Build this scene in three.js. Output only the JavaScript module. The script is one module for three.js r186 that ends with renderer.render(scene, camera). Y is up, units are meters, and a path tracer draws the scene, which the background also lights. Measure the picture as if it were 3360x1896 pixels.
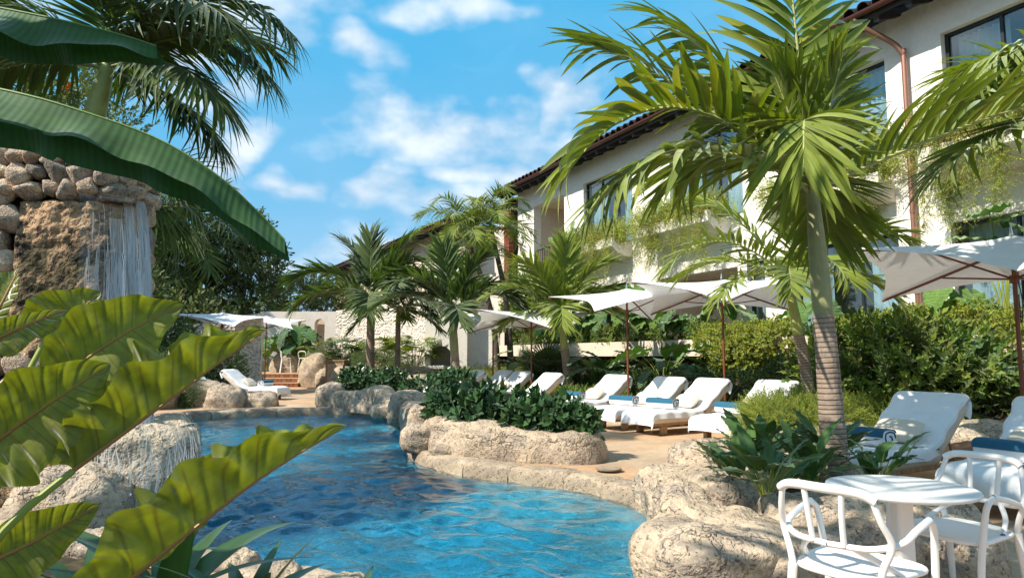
import * as THREE from 'three';
import { mergeGeometries, toCreasedNormals } from 'three/addons/utils/BufferGeometryUtils.js';
import { RoundedBoxGeometry } from 'three/addons/geometries/RoundedBoxGeometry.js';
import { ImprovedNoise } from 'three/addons/math/ImprovedNoise.js';

// ------------------------------------------------------------------ camera, sky, sun, exposure
const scene = new THREE.Scene();
const camera = new THREE.PerspectiveCamera(46.3, 1024 / 577, 0.1, 800);
camera.position.set(0, 1.4, 0);
camera.rotation.x = THREE.MathUtils.degToRad(5.68);
const renderer = new THREE.WebGLRenderer();
renderer.toneMapping = THREE.LinearToneMapping;
renderer.toneMappingExposure = 1.88;
renderer.shadowMap.enabled = true;

const SUN = new THREE.Vector3(-0.76, 0.86, 0.40).normalize();
const sun = new THREE.DirectionalLight(new THREE.Color(1, 0.93, 0.82), 3.85);
sun.position.copy(SUN).multiplyScalar(60);
sun.target.position.set(0, 0, -16);
sun.position.add(sun.target.position);
sun.castShadow = true;
sun.shadow.radius = 1;
Object.assign(sun.shadow.camera, { left: -35, right: 35, top: 35, bottom: -35, near: 1, far: 140 });
scene.add(sun, sun.target);

const P3 = new ImprovedNoise();
const noise = (x, y, z) => P3.noise(x, y, z);
function fbm(x, y, z, o = 4) { let a = 0.5, s = 0; for (let i = 0; i < o; i++) { s += a * P3.noise(x, y, z); x = x * 2.03 + 7.1; y = y * 2.03 + 3.7; z = z * 2.03 + 1.3; a *= 0.5; } return s; }
let seed_ = 12345;
function seed(n) { seed_ = n >>> 0; }
function rnd() { seed_ = (seed_ + 0x6D2B79F5) >>> 0; let t = seed_; t = Math.imul(t ^ (t >>> 15), t | 1); t ^= t + Math.imul(t ^ (t >>> 7), t | 61); return ((t ^ (t >>> 14)) >>> 0) / 4294967296; }
const rr = (a, b) => a + (b - a) * rnd();
const lerp = (a, b, t) => a + (b - a) * t;
const clamp = (x, a, b) => Math.min(b, Math.max(a, x));
const sstep = (a, b, x) => { const t = clamp((x - a) / (b - a), 0, 1); return t * t * (3 - 2 * t); };
const V = (x, y, z) => new THREE.Vector3(x, y, z);
const R = Math.PI / 180;
const rgb = (r, g, b) => new THREE.Color().setRGB(r, g, b);

// the sky: clear tropical air, paler towards the horizon, with fair-weather clouds and extra unseen banks for the fill
{
  const W = 3584, Hh = 1792, d = new Float32Array(W * Hh * 4);
  // [azimuth, elevation, half width, half height, strength] in degrees
  const banks = [
    [-4.6, 18.4, 10, 2.8, 0.85], [4.3, 21.0, 2.4, 2.8, 1.0], [-12.8, 24.4, 3.0, 1.9, 0.85], [-9.6, 12.9, 4.4, 2.2, 0.95], [-2.6, 14.7, 2.0, 2.0, 1.0], [-17.5, 13.3, 2.2, 1.3, 0.8], [-21.5, 26.4, 4.5, 2.2, 0.75], [-18, 29, 9, 2.0, 0.7], [-23, 15.6, 2.8, 3.0, 0.85], [-17.5, 8.5, 11, 1.8, 0.6], [-4.6, 28.5, 10, 1.2, 0.45], [13, 26, 4, 1.0, 0.4], [-28, 22, 6, 4, 0.8], [1, 16.5, 5, 2.4, 0.75], [14, 9, 9, 3, 0.8],
  ];
  seed(77);
  for (let k = 0; k < 150; k++) { const az = rr(38, 322), el = 5 + 60 * rnd() * rnd(); banks.push([az > 180 ? az - 360 : az, el, rr(4, 13), rr(1.8, 5), rr(0.5, 1)]); }  // banks outside the view, thickened for a less blue fill
  for (let k = 0; k < 60; k++) banks.push([rr(-180, 180), rr(34, 84), rr(10, 30), rr(4, 9), rr(0.55, 0.95)]);  // added overhead cloud, out of view, to neutralise the blue fill light
  // slow noises on a coarse grid: two warps and a thin haze
  const CW = 720, CH = 180, slow = [0, 1, 2].map((m) => { const a = new Float32Array((CW + 1) * (CH + 1)); for (let j = 0; j <= CH; j++) for (let i = 0; i <= CW; i++) { const el = j / CH * Math.PI / 2, phi = (i / CW - 0.5) * 2 * Math.PI, x = Math.cos(phi) * Math.cos(el), z = Math.sin(phi) * Math.cos(el), s = Math.sin(el); a[j * (CW + 1) + i] = m === 0 ? fbm(x * 7 + 1.7, s * 9, z * 7, 3) : m === 1 ? fbm(x * 7, s * 9 + 4.4, z * 7 + 2, 3) : fbm(x * 3, s * 7, z * 3, 3); } return a; });
  const look = (a, u, v) => { const x = u * CW, y = v * CH, i = Math.min(CW - 1, Math.floor(x)), j = Math.min(CH - 1, Math.floor(y)), fx = x - i, fy = y - j, k = j * (CW + 1) + i; return lerp(lerp(a[k], a[k + 1], fx), lerp(a[k + CW + 1], a[k + CW + 2], fx), fy); };
  for (let j = Hh / 2; j < Hh; j++) {
    const el = (j + 0.5) / Hh * 180 - 90, ce = Math.cos(el * R), se = Math.sin(el * R);
    const t = 1 - Math.exp(-el / 10.5), t2 = sstep(25, 80, el);
    const base = [lerp(0.30, 0.012, t) * (1 - 0.35 * t2), lerp(0.43, 0.245, t) * (1 - 0.42 * t2), lerp(0.54, 0.46, t) * (1 - 0.3 * t2)];
    const near = banks.filter((b) => Math.abs(el - b[1]) < b[3] * 3 + 2);
    for (let i = 0; i < W; i++) {
      const phi = ((i + 0.5) / W - 0.5) * 2 * Math.PI, x = Math.cos(phi) * ce, z = Math.sin(phi) * ce;
      const az = Math.atan2(x, -z) / R;
      const cu = (i + 0.5) / W, cv = el / 90, wn = look(slow[0], cu, cv), wm = look(slow[1], cu, cv), azw = az + 9 * wn / Math.max(0.3, ce), elw = el + 4.5 * wm;
      let env = 0;
      for (const b of near) { let da = Math.abs(azw - b[0]); if (da > 180) da = 360 - da; const q = (da / b[2]) ** 2 + ((elw - b[1]) / b[3]) ** 2; if (q < 6) env = Math.max(env, b[4] * Math.exp(-0.75 * q)); }
      let c = 0, lit = 1;
      if (env > 0.04) {
        const o = Math.abs(az) < 40 && el < 34 ? 6 : 3;
        const n = fbm(x * 9 + 3, se * 16, z * 9, o), n2 = fbm(x * 26, se * 34 + 5, z * 26, o - 2);
        c = sstep(-0.05, 1.25, env + n * 1.25 + n2 * 0.3 - 0.02) * sstep(0.04, 0.4, env);
        lit = 0.80 + 0.20 * sstep(-0.3, 0.4, n + 0.4 * n2) + 0.06 * c;
      }
      const hz = clamp(0.07 + 0.12 * look(slow[2], cu, cv), 0, 0.2);
      const k = (j * W + i) * 4, cl = [0.54 * lit, 0.57 * lit, 0.61 * lit], a = Math.max(c * 0.84, hz);
      for (let m = 0; m < 3; m++) d[k + m] = lerp(base[m], cl[m], a);
      d[k + 3] = 1;
    }
  }
  for (let j = 0; j < Hh / 2; j++) for (let i = 0; i < W; i++) { const k = (j * W + i) * 4; d[k] = 0.30; d[k + 1] = 0.30; d[k + 2] = 0.26; d[k + 3] = 1; }
  const sky = new THREE.DataTexture(d, W, Hh, THREE.RGBAFormat, THREE.FloatType);
  sky.mapping = THREE.EquirectangularReflectionMapping; sky.magFilter = THREE.LinearFilter; sky.minFilter = THREE.LinearFilter; sky.needsUpdate = true;
  scene.background = sky; scene.environment = sky;
}

// ------------------------------------------------------------------ textures and materials
const hash2 = (x, y) => { let h = Math.imul(x, 374761393) + Math.imul(y, 668265263); h = Math.imul(h ^ (h >>> 13), 1274126177); return ((h ^ (h >>> 16)) >>> 0) / 4294967296; };
function pn(x, y, p) { // periodic value noise
  const xi = Math.floor(x), yi = Math.floor(y), fx = x - xi, fy = y - yi, m = (a) => ((a % p) + p) % p;
  const u = fx * fx * (3 - 2 * fx), v = fy * fy * (3 - 2 * fy);
  return lerp(lerp(hash2(m(xi), m(yi)), hash2(m(xi + 1), m(yi)), u), lerp(hash2(m(xi), m(yi + 1)), hash2(m(xi + 1), m(yi + 1)), u), v);
}
function pf(x, y, p, o) { let a = 0.5, s = 0, n = 0; for (let i = 0; i < o; i++) { s += a * pn(x * p, y * p, p); n += a; a *= 0.55; p *= 2; } return s / n; }
function tex(n, fn, srgb, rep = 1) {
  const d = new Uint8Array(n * n * 4);
  for (let j = 0; j < n; j++) for (let i = 0; i < n; i++) { const c = fn((i + 0.5) / n, (j + 0.5) / n), k = (j * n + i) * 4; for (let m = 0; m < 3; m++) d[k + m] = clamp(Math.round((Array.isArray(c) ? c[m] : c) * 255), 0, 255); d[k + 3] = 255; }
  const t = new THREE.DataTexture(d, n, n); t.wrapS = t.wrapT = THREE.RepeatWrapping; t.magFilter = THREE.LinearFilter; t.minFilter = THREE.LinearMipmapLinearFilter; t.repeat.set(rep, rep);
  if (srgb) t.colorSpace = THREE.SRGBColorSpace; t.needsUpdate = true; return t;
}
const grey = (v) => [v, v, v];
const T = {};
// coral rock: pits and grains
T.rockH = tex(1024, (x, y) => { const a = pf(x, y, 7, 5), b = pf(x + 0.3, y, 48, 3), p = sstep(0.60, 0.80, pf(x, y + 0.5, 40, 3)), k = sstep(0.016, 0.0, Math.abs(pf(x + 0.04 * a, y + 0.4, 3, 5) - 0.5)) * sstep(0.52, 0.68, pf(x + 0.6, y, 4, 2)); return clamp(0.6 * a + 0.3 * b + 0.15 - 0.22 * p - 0.3 * k, 0, 1); });
T.rockC = tex(1024, (x, y) => { const a = pf(x, y, 5, 6), b = pf(x + 0.3, y, 70, 3), p = sstep(0.62, 0.82, pf(x, y + 0.5, 44, 3)), g = sstep(0.50, 0.70, pf(x + 0.7, y + 0.2, 3, 6)), a7 = pf(x, y, 7, 5), k = sstep(0.012, 0.0, Math.abs(pf(x + 0.04 * a7, y + 0.4, 3, 5) - 0.5)) * sstep(0.52, 0.68, pf(x + 0.6, y, 4, 2)); const v = 0.84 + 0.32 * (a - 0.5) + 0.18 * (b - 0.5) - 0.28 * p - 0.16 * k; return [v * (1 - 0.13 * g), v * (0.985 - 0.12 * g), v * (0.95 - 0.08 * g)]; }, true);
T.rockMoss = tex(512, (x, y) => { const a = pf(x, y, 4, 5), b = pf(x + 0.3, y, 34, 3), p = sstep(0.56, 0.74, pf(x, y + 0.5, 16, 3)), m = sstep(0.52, 0.66, pf(x + 0.2, y + 0.6, 3, 5)); const v = 0.66 + 0.4 * (a - 0.5) + 0.3 * (b - 0.5) - 0.38 * p; return [v * lerp(1, 0.50, m), v * lerp(0.92, 0.50, m), v * lerp(0.80, 0.36, m)]; }, true);
T.stuccoH = tex(256, (x, y) => 0.5 * pf(x, y, 16, 4) + 0.5 * pf(x, y, 64, 2));
T.stuccoC = tex(512, (x, y) => { const v = 0.97 + 0.07 * (pf(x, y, 3, 5) - 0.5) + 0.05 * (pf(x, y + 0.4, 40, 2) - 0.5) - 0.05 * sstep(0.62, 0.8, pf(x * 3 % 1, y, 5, 4)); return [v, v * 0.995, v * 0.985]; }, true);
T.roughH = tex(512, (x, y) => { const a = pf(x + 0.06 * pf(x, y, 9, 2), y, 22, 3); return clamp(1.5 * Math.abs(a - 0.5) * 1.6 + 0.25 * pf(x, y, 50, 2), 0, 1); });
T.deckC = tex(1024, (x, y) => { const a = pf(x, y, 4, 5), b = pf(x + 0.4, y + 0.1, 3, 4), c = pf(x, y, 80, 2); const v = 0.86 + 0.26 * (a - 0.5) + 0.10 * (c - 0.5), q = sstep(0.40, 0.66, b); return [v * lerp(1, 0.97, q), v * lerp(0.93, 0.845, q), v * lerp(0.83, 0.70, q)]; }, true);
T.deckH = tex(512, (x, y) => 0.6 * pf(x, y, 8, 5) + 0.4 * pf(x, y, 60, 2));
T.woodC = tex(256, (x, y) => { const g = pf(x * 1, y * 0.12 + 0.05 * pf(x, y, 4, 2), 40, 3); const v = 0.8 + 0.35 * (g - 0.5); return [v, v * 0.96, v * 0.9]; }, true);
T.clothH = tex(256, (x, y) => 0.5 + 0.22 * Math.sin(x * 256 * Math.PI / 2) * Math.sin(y * 256 * Math.PI / 2) + 0.5 * (pf(x, y, 9, 4) - 0.5));
T.clothC = tex(256, (x, y) => grey(0.97 + 0.05 * (pf(x, y, 10, 4) - 0.5)), true);
T.soilC = tex(256, (x, y) => { const v = 0.55 + 0.9 * (pf(x, y, 20, 4) - 0.5); return [v, v * 0.86, v * 0.7]; }, true);
T.barkC = tex(512, (x, y) => { const a = pf(x, y, 5, 4), b = pf(x * 0.5, y, 60, 2), ring = sstep(0.86, 0.97, Math.abs(Math.sin((y * 22 + 0.25 * (a - 0.5) + 1.6 * pf(y, 0.5, 5, 2)) * Math.PI))); const st = sstep(0.6, 0.74, pf(x, y * 0.4, 14, 3)); const v = 0.84 + 0.3 * (a - 0.5) + 0.14 * (b - 0.5) - 0.20 * ring * (0.4 + b); return [v * lerp(1, 0.80, st), v * lerp(0.94, 0.80, st), v * lerp(0.87, 0.77, st)]; }, true);
T.barkH = tex(256, (x, y) => { const r = sstep(0.86, 0.99, Math.abs(Math.sin((y * 22 + 1.6 * pf(y, 0.5, 5, 2)) * Math.PI))); return 0.7 - 0.5 * r + 0.3 * (pf(x, y, 24, 3) - 0.5); });
T.leafC = tex(256, (x, y) => { const v = 0.92 + 0.3 * (pf(x, y, 6, 4) - 0.5); return [v, v * 0.99, v * 0.8]; }, true);
T.leafH = tex(256, (x, y) => 0.5 + 0.5 * Math.sin(y * 2 * Math.PI * 12) * 0.5 + 0.3 * (pf(x, y, 20, 2) - 0.5));
// uv for large leaves: x across (0..1, midrib 0.5), y along
T.bigLeafC = tex(512, (x, y) => { const ax = Math.abs(x - 0.5) * 2, vein = Math.pow(Math.abs(Math.cos((y * 9 - ax * 1.1) * Math.PI)), 26), mid = sstep(0.035, 0.012, ax), fine = pf(x, y, 12, 4), fv = 0.5 + 0.5 * Math.sin((y * 9 - ax * 1.1) * Math.PI * 16); const v = 0.80 + 0.22 * (fine - 0.5) + 0.03 * fv, e = Math.max(0.55 * vein * (1 - 0.4 * ax), mid); return [lerp(v * 0.86, 1.0, e * 0.55), lerp(v, 0.98, e * 0.3), lerp(v * 0.75, 0.7, e * 0.4)]; }, true);
T.bigLeafH = tex(512, (x, y) => { const ax = Math.abs(x - 0.5) * 2, w = Math.cos((y * 9 - ax * 1.1) * Math.PI * 2); return 0.5 - 0.42 * Math.pow(Math.abs(w * 0.5 + 0.5), 6) + 0.1 * (pf(x, y, 16, 3) - 0.5); });
T.philC = tex(512, (x, y) => { const ax = Math.abs(x - 0.5) * 2, ph = (y * 8 - ax * 1.0) * Math.PI, vein = Math.pow(Math.abs(Math.cos(ph)), 90) * sstep(1.0, 0.75, ax), fine = pf(x, y, 10, 4); const v = 0.86 + 0.28 * (fine - 0.5), e = 0.5 * vein; return [lerp(v, 0.60, e), lerp(v, 0.48, e), lerp(v * 0.7, 0.2, e)]; }, true);
T.bananaC = tex(512, (x, y) => { const f = 0.5 + 0.5 * Math.sin((y * 62 + 2.2 * pf(y, 0.3, 9, 3)) * 2 * Math.PI), fine = pf(x, y, 8, 4), ax = Math.abs(x - 0.5) * 2; const v = 0.82 + 0.10 * f + 0.24 * (fine - 0.5), mid = sstep(0.06, 0.02, ax); return [lerp(v * 0.82, 0.9, mid), lerp(v, 0.95, mid), lerp(v * 0.74, 0.6, mid)]; }, true);
T.bananaH = tex(512, (x, y) => { const f = 0.5 + 0.5 * Math.sin((y * 62 + 2.2 * pf(y, 0.3, 9, 3)) * 2 * Math.PI); return 0.25 + 0.5 * f + 0.2 * (pf(x, y, 30, 2) - 0.5); });
T.waterH = tex(512, (x, y) => 0.65 * pf(x, y, 14, 4) + 0.35 * pf(x + 0.5, y + 0.2, 34, 2));

const std = (o) => new THREE.MeshStandardMaterial({ side: THREE.DoubleSide, ...o });
const phy = (o) => new THREE.MeshPhysicalMaterial({ side: THREE.DoubleSide, ...o });
const leafMat = (r, g, b, o = {}) => phy({ color: rgb(r, g, b), map: T.leafC, roughness: 0.92, transmission: 0.44, thickness: 0, clearcoat: 0.16, clearcoatRoughness: 0.42, ...o });
const M = {
  rock: std({ color: rgb(0.74, 0.595, 0.445), map: T.rockC, roughness: 0.95, bumpMap: T.rockH, bumpScale: 0.045 }),
  rockPale: std({ color: rgb(0.78, 0.66, 0.50), map: T.rockC, roughness: 0.95, bumpMap: T.rockH, bumpScale: 0.05 }),
  slab: std({ color: rgb(0.88, 0.66, 0.48), map: T.rockMoss, roughness: 0.9, bumpMap: T.rockH, bumpScale: 0.06 }),
  stones: [[0.92, 0.68, 0.48], [0.96, 0.73, 0.54], [0.84, 0.63, 0.46], [0.72, 0.56, 0.43], [0.46, 0.38, 0.30], [0.98, 0.77, 0.57]].map((c) => std({ color: rgb(...c), map: T.rockC, roughness: 0.95, bumpMap: T.rockH, bumpScale: 0.035 })),
  mortar: std({ color: rgb(0.22, 0.18, 0.14), map: T.soilC, roughness: 1 }),
  coping: [[0.66, 0.53, 0.39], [0.72, 0.59, 0.44], [0.60, 0.48, 0.36]].map((c) => std({ color: rgb(...c), map: T.rockC, roughness: 0.92, bumpMap: T.rockH, bumpScale: 0.022 })),
  deck: std({ color: rgb(0.68, 0.575, 0.48), map: T.deckC, roughness: 0.85, bumpMap: T.deckH, bumpScale: 0.012 }),
  soil: std({ color: rgb(0.10, 0.08, 0.06), map: T.soilC, roughness: 1 }),
  earth: std({ color: rgb(0.16, 0.17, 0.09), map: T.soilC, roughness: 1 }),
  poolFloor: std({ color: rgb(0.66, 0.84, 0.90), map: T.deckH, roughness: 0.7 }),
  stucco: std({ color: rgb(0.88, 0.825, 0.75), map: T.stuccoC, roughness: 0.92, bumpMap: T.stuccoH, bumpScale: 0.004 }),
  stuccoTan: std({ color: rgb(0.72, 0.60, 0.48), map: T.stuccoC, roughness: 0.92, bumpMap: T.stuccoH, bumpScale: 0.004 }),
  stuccoRough: std({ color: rgb(0.82, 0.73, 0.62), map: T.stuccoC, roughness: 0.95, bumpMap: T.roughH, bumpScale: 0.10 }),
  stuccoPink: std({ color: rgb(0.82, 0.72, 0.63), map: T.stuccoC, roughness: 0.92, bumpMap: T.stuccoH, bumpScale: 0.004 }),
  frame: std({ color: rgb(0.020, 0.022, 0.026), roughness: 0.45, metalness: 0.3 }),
  glass: phy({ color: rgb(0.80, 0.90, 0.93), roughness: 0.02, transmission: 1, thickness: 0, ior: 1.9, specularIntensity: 1 }),
  curtain: phy({ color: rgb(0.78, 0.78, 0.76), roughness: 1, transmission: 0.3, thickness: 0 }),
  roomDark: std({ color: rgb(0.16, 0.15, 0.14), roughness: 0.9 }),
  tiles: [[0.22, 0.085, 0.06], [0.16, 0.07, 0.055], [0.10, 0.055, 0.05], [0.28, 0.13, 0.09]].map((c) => std({ color: rgb(...c), map: T.soilC, roughness: 0.8, bumpMap: T.stuccoH, bumpScale: 0.006 })),
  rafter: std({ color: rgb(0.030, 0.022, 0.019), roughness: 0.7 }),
  gutter: std({ color: rgb(0.13, 0.055, 0.040), roughness: 0.35, metalness: 0.55 }),
  copper: std({ color: rgb(0.36, 0.18, 0.125), roughness: 0.38, metalness: 0.6 }),
  bricks: [[0.30, 0.10, 0.07], [0.24, 0.08, 0.06], [0.36, 0.14, 0.09]].map((c) => std({ color: rgb(...c), map: T.deckC, roughness: 0.9 })),
  terracotta: [[0.42, 0.19, 0.11], [0.36, 0.16, 0.10], [0.48, 0.24, 0.15]].map((c) => std({ color: rgb(...c), map: T.deckC, roughness: 0.85 })),
  teak: std({ color: rgb(0.50, 0.29, 0.15), map: T.woodC, roughness: 0.6 }),
  teakPale: std({ color: rgb(0.56, 0.38, 0.22), map: T.woodC, roughness: 0.65 }),
  pole: std({ color: rgb(0.30, 0.095, 0.038), map: T.woodC, roughness: 0.45 }),
  canopy: phy({ color: rgb(0.86, 0.85, 0.83), map: T.clothC, roughness: 1, transmission: 0.22, thickness: 0, bumpMap: T.clothH, bumpScale: 0.0015 }),
  towel: std({ color: rgb(0.88, 0.88, 0.88), map: T.clothC, roughness: 1, bumpMap: T.clothH, bumpScale: 0.0008 }),
  cushion: std({ color: rgb(0.70, 0.60, 0.48), map: T.clothC, roughness: 1, bumpMap: T.clothH, bumpScale: 0.002 }),
  pillow: std({ color: rgb(0.74, 0.65, 0.53), map: T.clothC, roughness: 1, bumpMap: T.clothH, bumpScale: 0.002 }),
  piping: std({ color: rgb(0.16, 0.085, 0.05), roughness: 0.8 }),
  towelBlue: std({ color: rgb(0.022, 0.12, 0.20), map: T.clothC, roughness: 1, bumpMap: T.clothH, bumpScale: 0.0008 }),
  whitePlastic: std({ color: rgb(0.82, 0.79, 0.75), roughness: 0.42 }),
  whiteTop: std({ color: rgb(0.78, 0.77, 0.74), map: T.clothC, roughness: 0.5 }),
  darkMetal: std({ color: rgb(0.03, 0.03, 0.032), roughness: 0.4, metalness: 0.7 }),
  bronze: std({ color: rgb(0.20, 0.13, 0.07), roughness: 0.4, metalness: 0.8 }),
  bark: std({ color: rgb(0.50, 0.42, 0.37), map: T.barkC, roughness: 0.9, bumpMap: T.barkH, bumpScale: 0.012 }),
  barkDark: std({ color: rgb(0.17, 0.14, 0.12), map: T.barkC, roughness: 0.95, bumpMap: T.barkH, bumpScale: 0.012 }),
  wood: std({ color: rgb(0.16, 0.12, 0.09), map: T.soilC, roughness: 0.95 }),
  shaft: std({ color: rgb(0.26, 0.31, 0.10), map: T.leafC, roughness: 0.5 }),
  shaftPale: std({ color: rgb(0.42, 0.46, 0.20), map: T.leafC, roughness: 0.5 }),
  shaftGrey: std({ color: rgb(0.34, 0.34, 0.24), map: T.leafC, roughness: 0.6 }),
  rachis: std({ color: rgb(0.36, 0.38, 0.13), roughness: 0.6 }),
  rachisDark: std({ color: rgb(0.20, 0.22, 0.08), roughness: 0.6 }),
  frond: [[0.23, 0.315, 0.014], [0.28, 0.37, 0.016], [0.17, 0.25, 0.014], [0.38, 0.41, 0.02]].map((c) => leafMat(...c)),
  frondDeep: [[0.085, 0.155, 0.014], [0.115, 0.195, 0.016], [0.06, 0.12, 0.014], [0.19, 0.25, 0.02]].map((c) => leafMat(...c)),
  shrub: leafMat(0.19, 0.29, 0.014),
  shrubDark: leafMat(0.085, 0.165, 0.016),
  shrubLime: leafMat(0.36, 0.42, 0.022),
  glossy: leafMat(0.032, 0.115, 0.016, { roughness: 0.75, clearcoat: 0.7, clearcoatRoughness: 0.25, transmission: 0.2 }),
  vine: leafMat(0.46, 0.52, 0.09),
  fern: leafMat(0.32, 0.41, 0.020),
  treeFar: leafMat(0.20, 0.25, 0.055),
  treeDark: leafMat(0.13, 0.18, 0.028),
  orange: leafMat(0.62, 0.16, 0.03),
  ear: [[0.16, 0.30, 0.016], [0.24, 0.37, 0.020], [0.10, 0.21, 0.014]].map((c) => phy({ side: THREE.DoubleSide, color: rgb(...c), map: T.bigLeafC, bumpMap: T.bigLeafH, bumpScale: 0.02, roughness: 0.9, transmission: 0.42, thickness: 0, clearcoat: 0.2, clearcoatRoughness: 0.35 })),
  earDark: [[0.065, 0.17, 0.014], [0.09, 0.21, 0.016], [0.05, 0.135, 0.012]].map((c) => phy({ side: THREE.DoubleSide, color: rgb(...c), map: T.bigLeafC, bumpMap: T.bigLeafH, bumpScale: 0.02, roughness: 0.9, transmission: 0.36, thickness: 0, clearcoat: 0.2, clearcoatRoughness: 0.35 })),
  phil: phy({ side: THREE.DoubleSide, color: rgb(0.34, 0.385, 0.010), map: T.philC, bumpMap: T.bigLeafH, bumpScale: 0.012, roughness: 0.92, transmission: 0.5, thickness: 0, clearcoat: 0.4, clearcoatRoughness: 0.22 }),
  philRib: std({ color: rgb(0.34, 0.17, 0.05), roughness: 0.55 }),
  banana: phy({ side: THREE.DoubleSide, color: rgb(0.045, 0.135, 0.030), map: T.bananaC, bumpMap: T.bananaH, bumpScale: 0.003, roughness: 0.9, transmission: 0.26, thickness: 0, clearcoat: 0.28, clearcoatRoughness: 0.4 }),
  petiole: std({ color: rgb(0.30, 0.36, 0.08), map: T.leafC, roughness: 0.5 }),
  petioleRed: std({ color: rgb(0.34, 0.20, 0.07), map: T.leafC, roughness: 0.5 }),
  paddle: [[0.060, 0.165, 0.014], [0.085, 0.205, 0.016], [0.05, 0.14, 0.014]].map((c) => leafMat(...c, { clearcoat: 0.45, clearcoatRoughness: 0.25, roughness: 0.85, transmission: 0.3 })),
  fernShaded: leafMat(0.115, 0.20, 0.016),  // darker copy of the fern green, with shade put into the colour
  bananaRib: std({ color: rgb(0.16, 0.26, 0.07), roughness: 0.5 }),
  stem: std({ color: rgb(0.15, 0.16, 0.06), roughness: 0.8 }),
};

// ------------------------------------------------------------------ objects
const names = {};
function numbered(n) { const k = names[n] = (names[n] ?? -1) + 1; return k ? `${n}_${String(k).padStart(3, '0')}` : n; }
function tag(o, label, category, group, kind) { o.userData.label = label; if (category) o.userData.category = category; if (group) o.userData.group = group; if (kind) o.userData.kind = kind; return o; }
function thing(name, label, category, [x, y, z] = [0, 0, 0], turn = 0, group) { const o = new THREE.Group(); o.name = numbered(name); o.position.set(x, y, z); o.rotation.y = turn; scene.add(o); return tag(o, label, category, group); }
function part(parent, name, geo, mat) { const m = new THREE.Mesh(geo, mat); m.name = name; m.castShadow = m.receiveShadow = true; parent.add(m); return m; }
function solo(name, label, category, geo, mat, group) { const m = part(scene, numbered(name), geo, mat); return tag(m, label, category, group); }
function struct(name, geo, mat, parent = scene) { const m = part(parent, parent === scene ? numbered(name) : name, geo, mat); if (parent === scene) m.userData.kind = 'structure'; return m; }
function structGroup(name) { const o = new THREE.Group(); o.name = numbered(name); o.userData.kind = 'structure'; scene.add(o); return o; }
function dup(o, [x, y, z], turn, label, group) { const c = o.clone(); c.name = numbered(o.name.replace(/_\d{3}$/, '')); c.userData = { ...o.userData }; scene.add(c); c.position.set(x, y, z); c.rotation.y = turn; if (label) c.userData.label = label; if (group) c.userData.group = group; return c; }

class MB { // collects triangles with uv
  constructor() { this.p = []; this.t = []; this.i = []; }
  v(x, y, z, u = 0, w = 0) { this.p.push(x, y, z); this.t.push(u, w); return this.p.length / 3 - 1; }
  f(a, b, c) { this.i.push(a, b, c); }
  q(a, b, c, d) { this.i.push(a, b, c, a, c, d); }
  grid(nu, nv, fn) { const b = this.p.length / 3; for (let j = 0; j <= nv; j++) for (let i = 0; i <= nu; i++) { const r = fn(i / nu, j / nv); this.v(r[0], r[1], r[2], r[3] ?? i / nu, r[4] ?? j / nv); } for (let j = 0; j < nv; j++) for (let i = 0; i < nu; i++) { const k = b + j * (nu + 1) + i; this.q(k, k + 1, k + nu + 2, k + nu + 1); } return this; }
  add(g, m) { const q = m ? g.clone().applyMatrix4(m) : g, b = this.p.length / 3, P = q.attributes.position.array, U = q.attributes.uv.array; for (let k = 0; k < P.length; k++) this.p.push(P[k]); for (let k = 0; k < U.length; k++) this.t.push(U[k]); if (q.index) for (const k of q.index.array) this.i.push(k + b); else for (let k = 0; k < P.length / 3; k++) this.i.push(k + b); return this; }
  geo() { const g = new THREE.BufferGeometry(); g.setAttribute('position', new THREE.Float32BufferAttribute(this.p, 3)); g.setAttribute('uv', new THREE.Float32BufferAttribute(this.t, 2)); g.setIndex(this.i); g.computeVertexNormals(); return g; }
}
function boxUV(g, s = 1) { // uv in metres by the dominant axis of each face, smooth normals kept
  if (!g.attributes.normal) g.computeVertexNormals();
  const q = g.index ? g.toNonIndexed() : g, P = q.attributes.position, n = P.count, uv = new Float32Array(n * 2), a = V(), b = V(), c = V();
  for (let k = 0; k < n; k += 3) {
    a.fromBufferAttribute(P, k); b.fromBufferAttribute(P, k + 1); c.fromBufferAttribute(P, k + 2);
    const e = b.clone().sub(a).cross(c.clone().sub(a)), x = Math.abs(e.x), y = Math.abs(e.y), z = Math.abs(e.z);
    for (let m = 0; m < 3; m++) { const X = P.getX(k + m), Y = P.getY(k + m), Z = P.getZ(k + m); const r = y > x && y > z ? [X, Z] : x > z ? [Z, Y] : [X, Y]; uv[(k + m) * 2] = r[0] * s; uv[(k + m) * 2 + 1] = r[1] * s; }
  }
  q.setAttribute('uv', new THREE.BufferAttribute(uv, 2)); return q;
}
const bx = (w, h, d, x = 0, y = 0, z = 0, s = 1) => boxUV(new THREE.BoxGeometry(w, h, d).translate(x, y, z), s);
const rbx = (w, h, d, r, x = 0, y = 0, z = 0, s = 1) => boxUV(new RoundedBoxGeometry(w, h, d, 2, r).translate(x, y, z), s);
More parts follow.
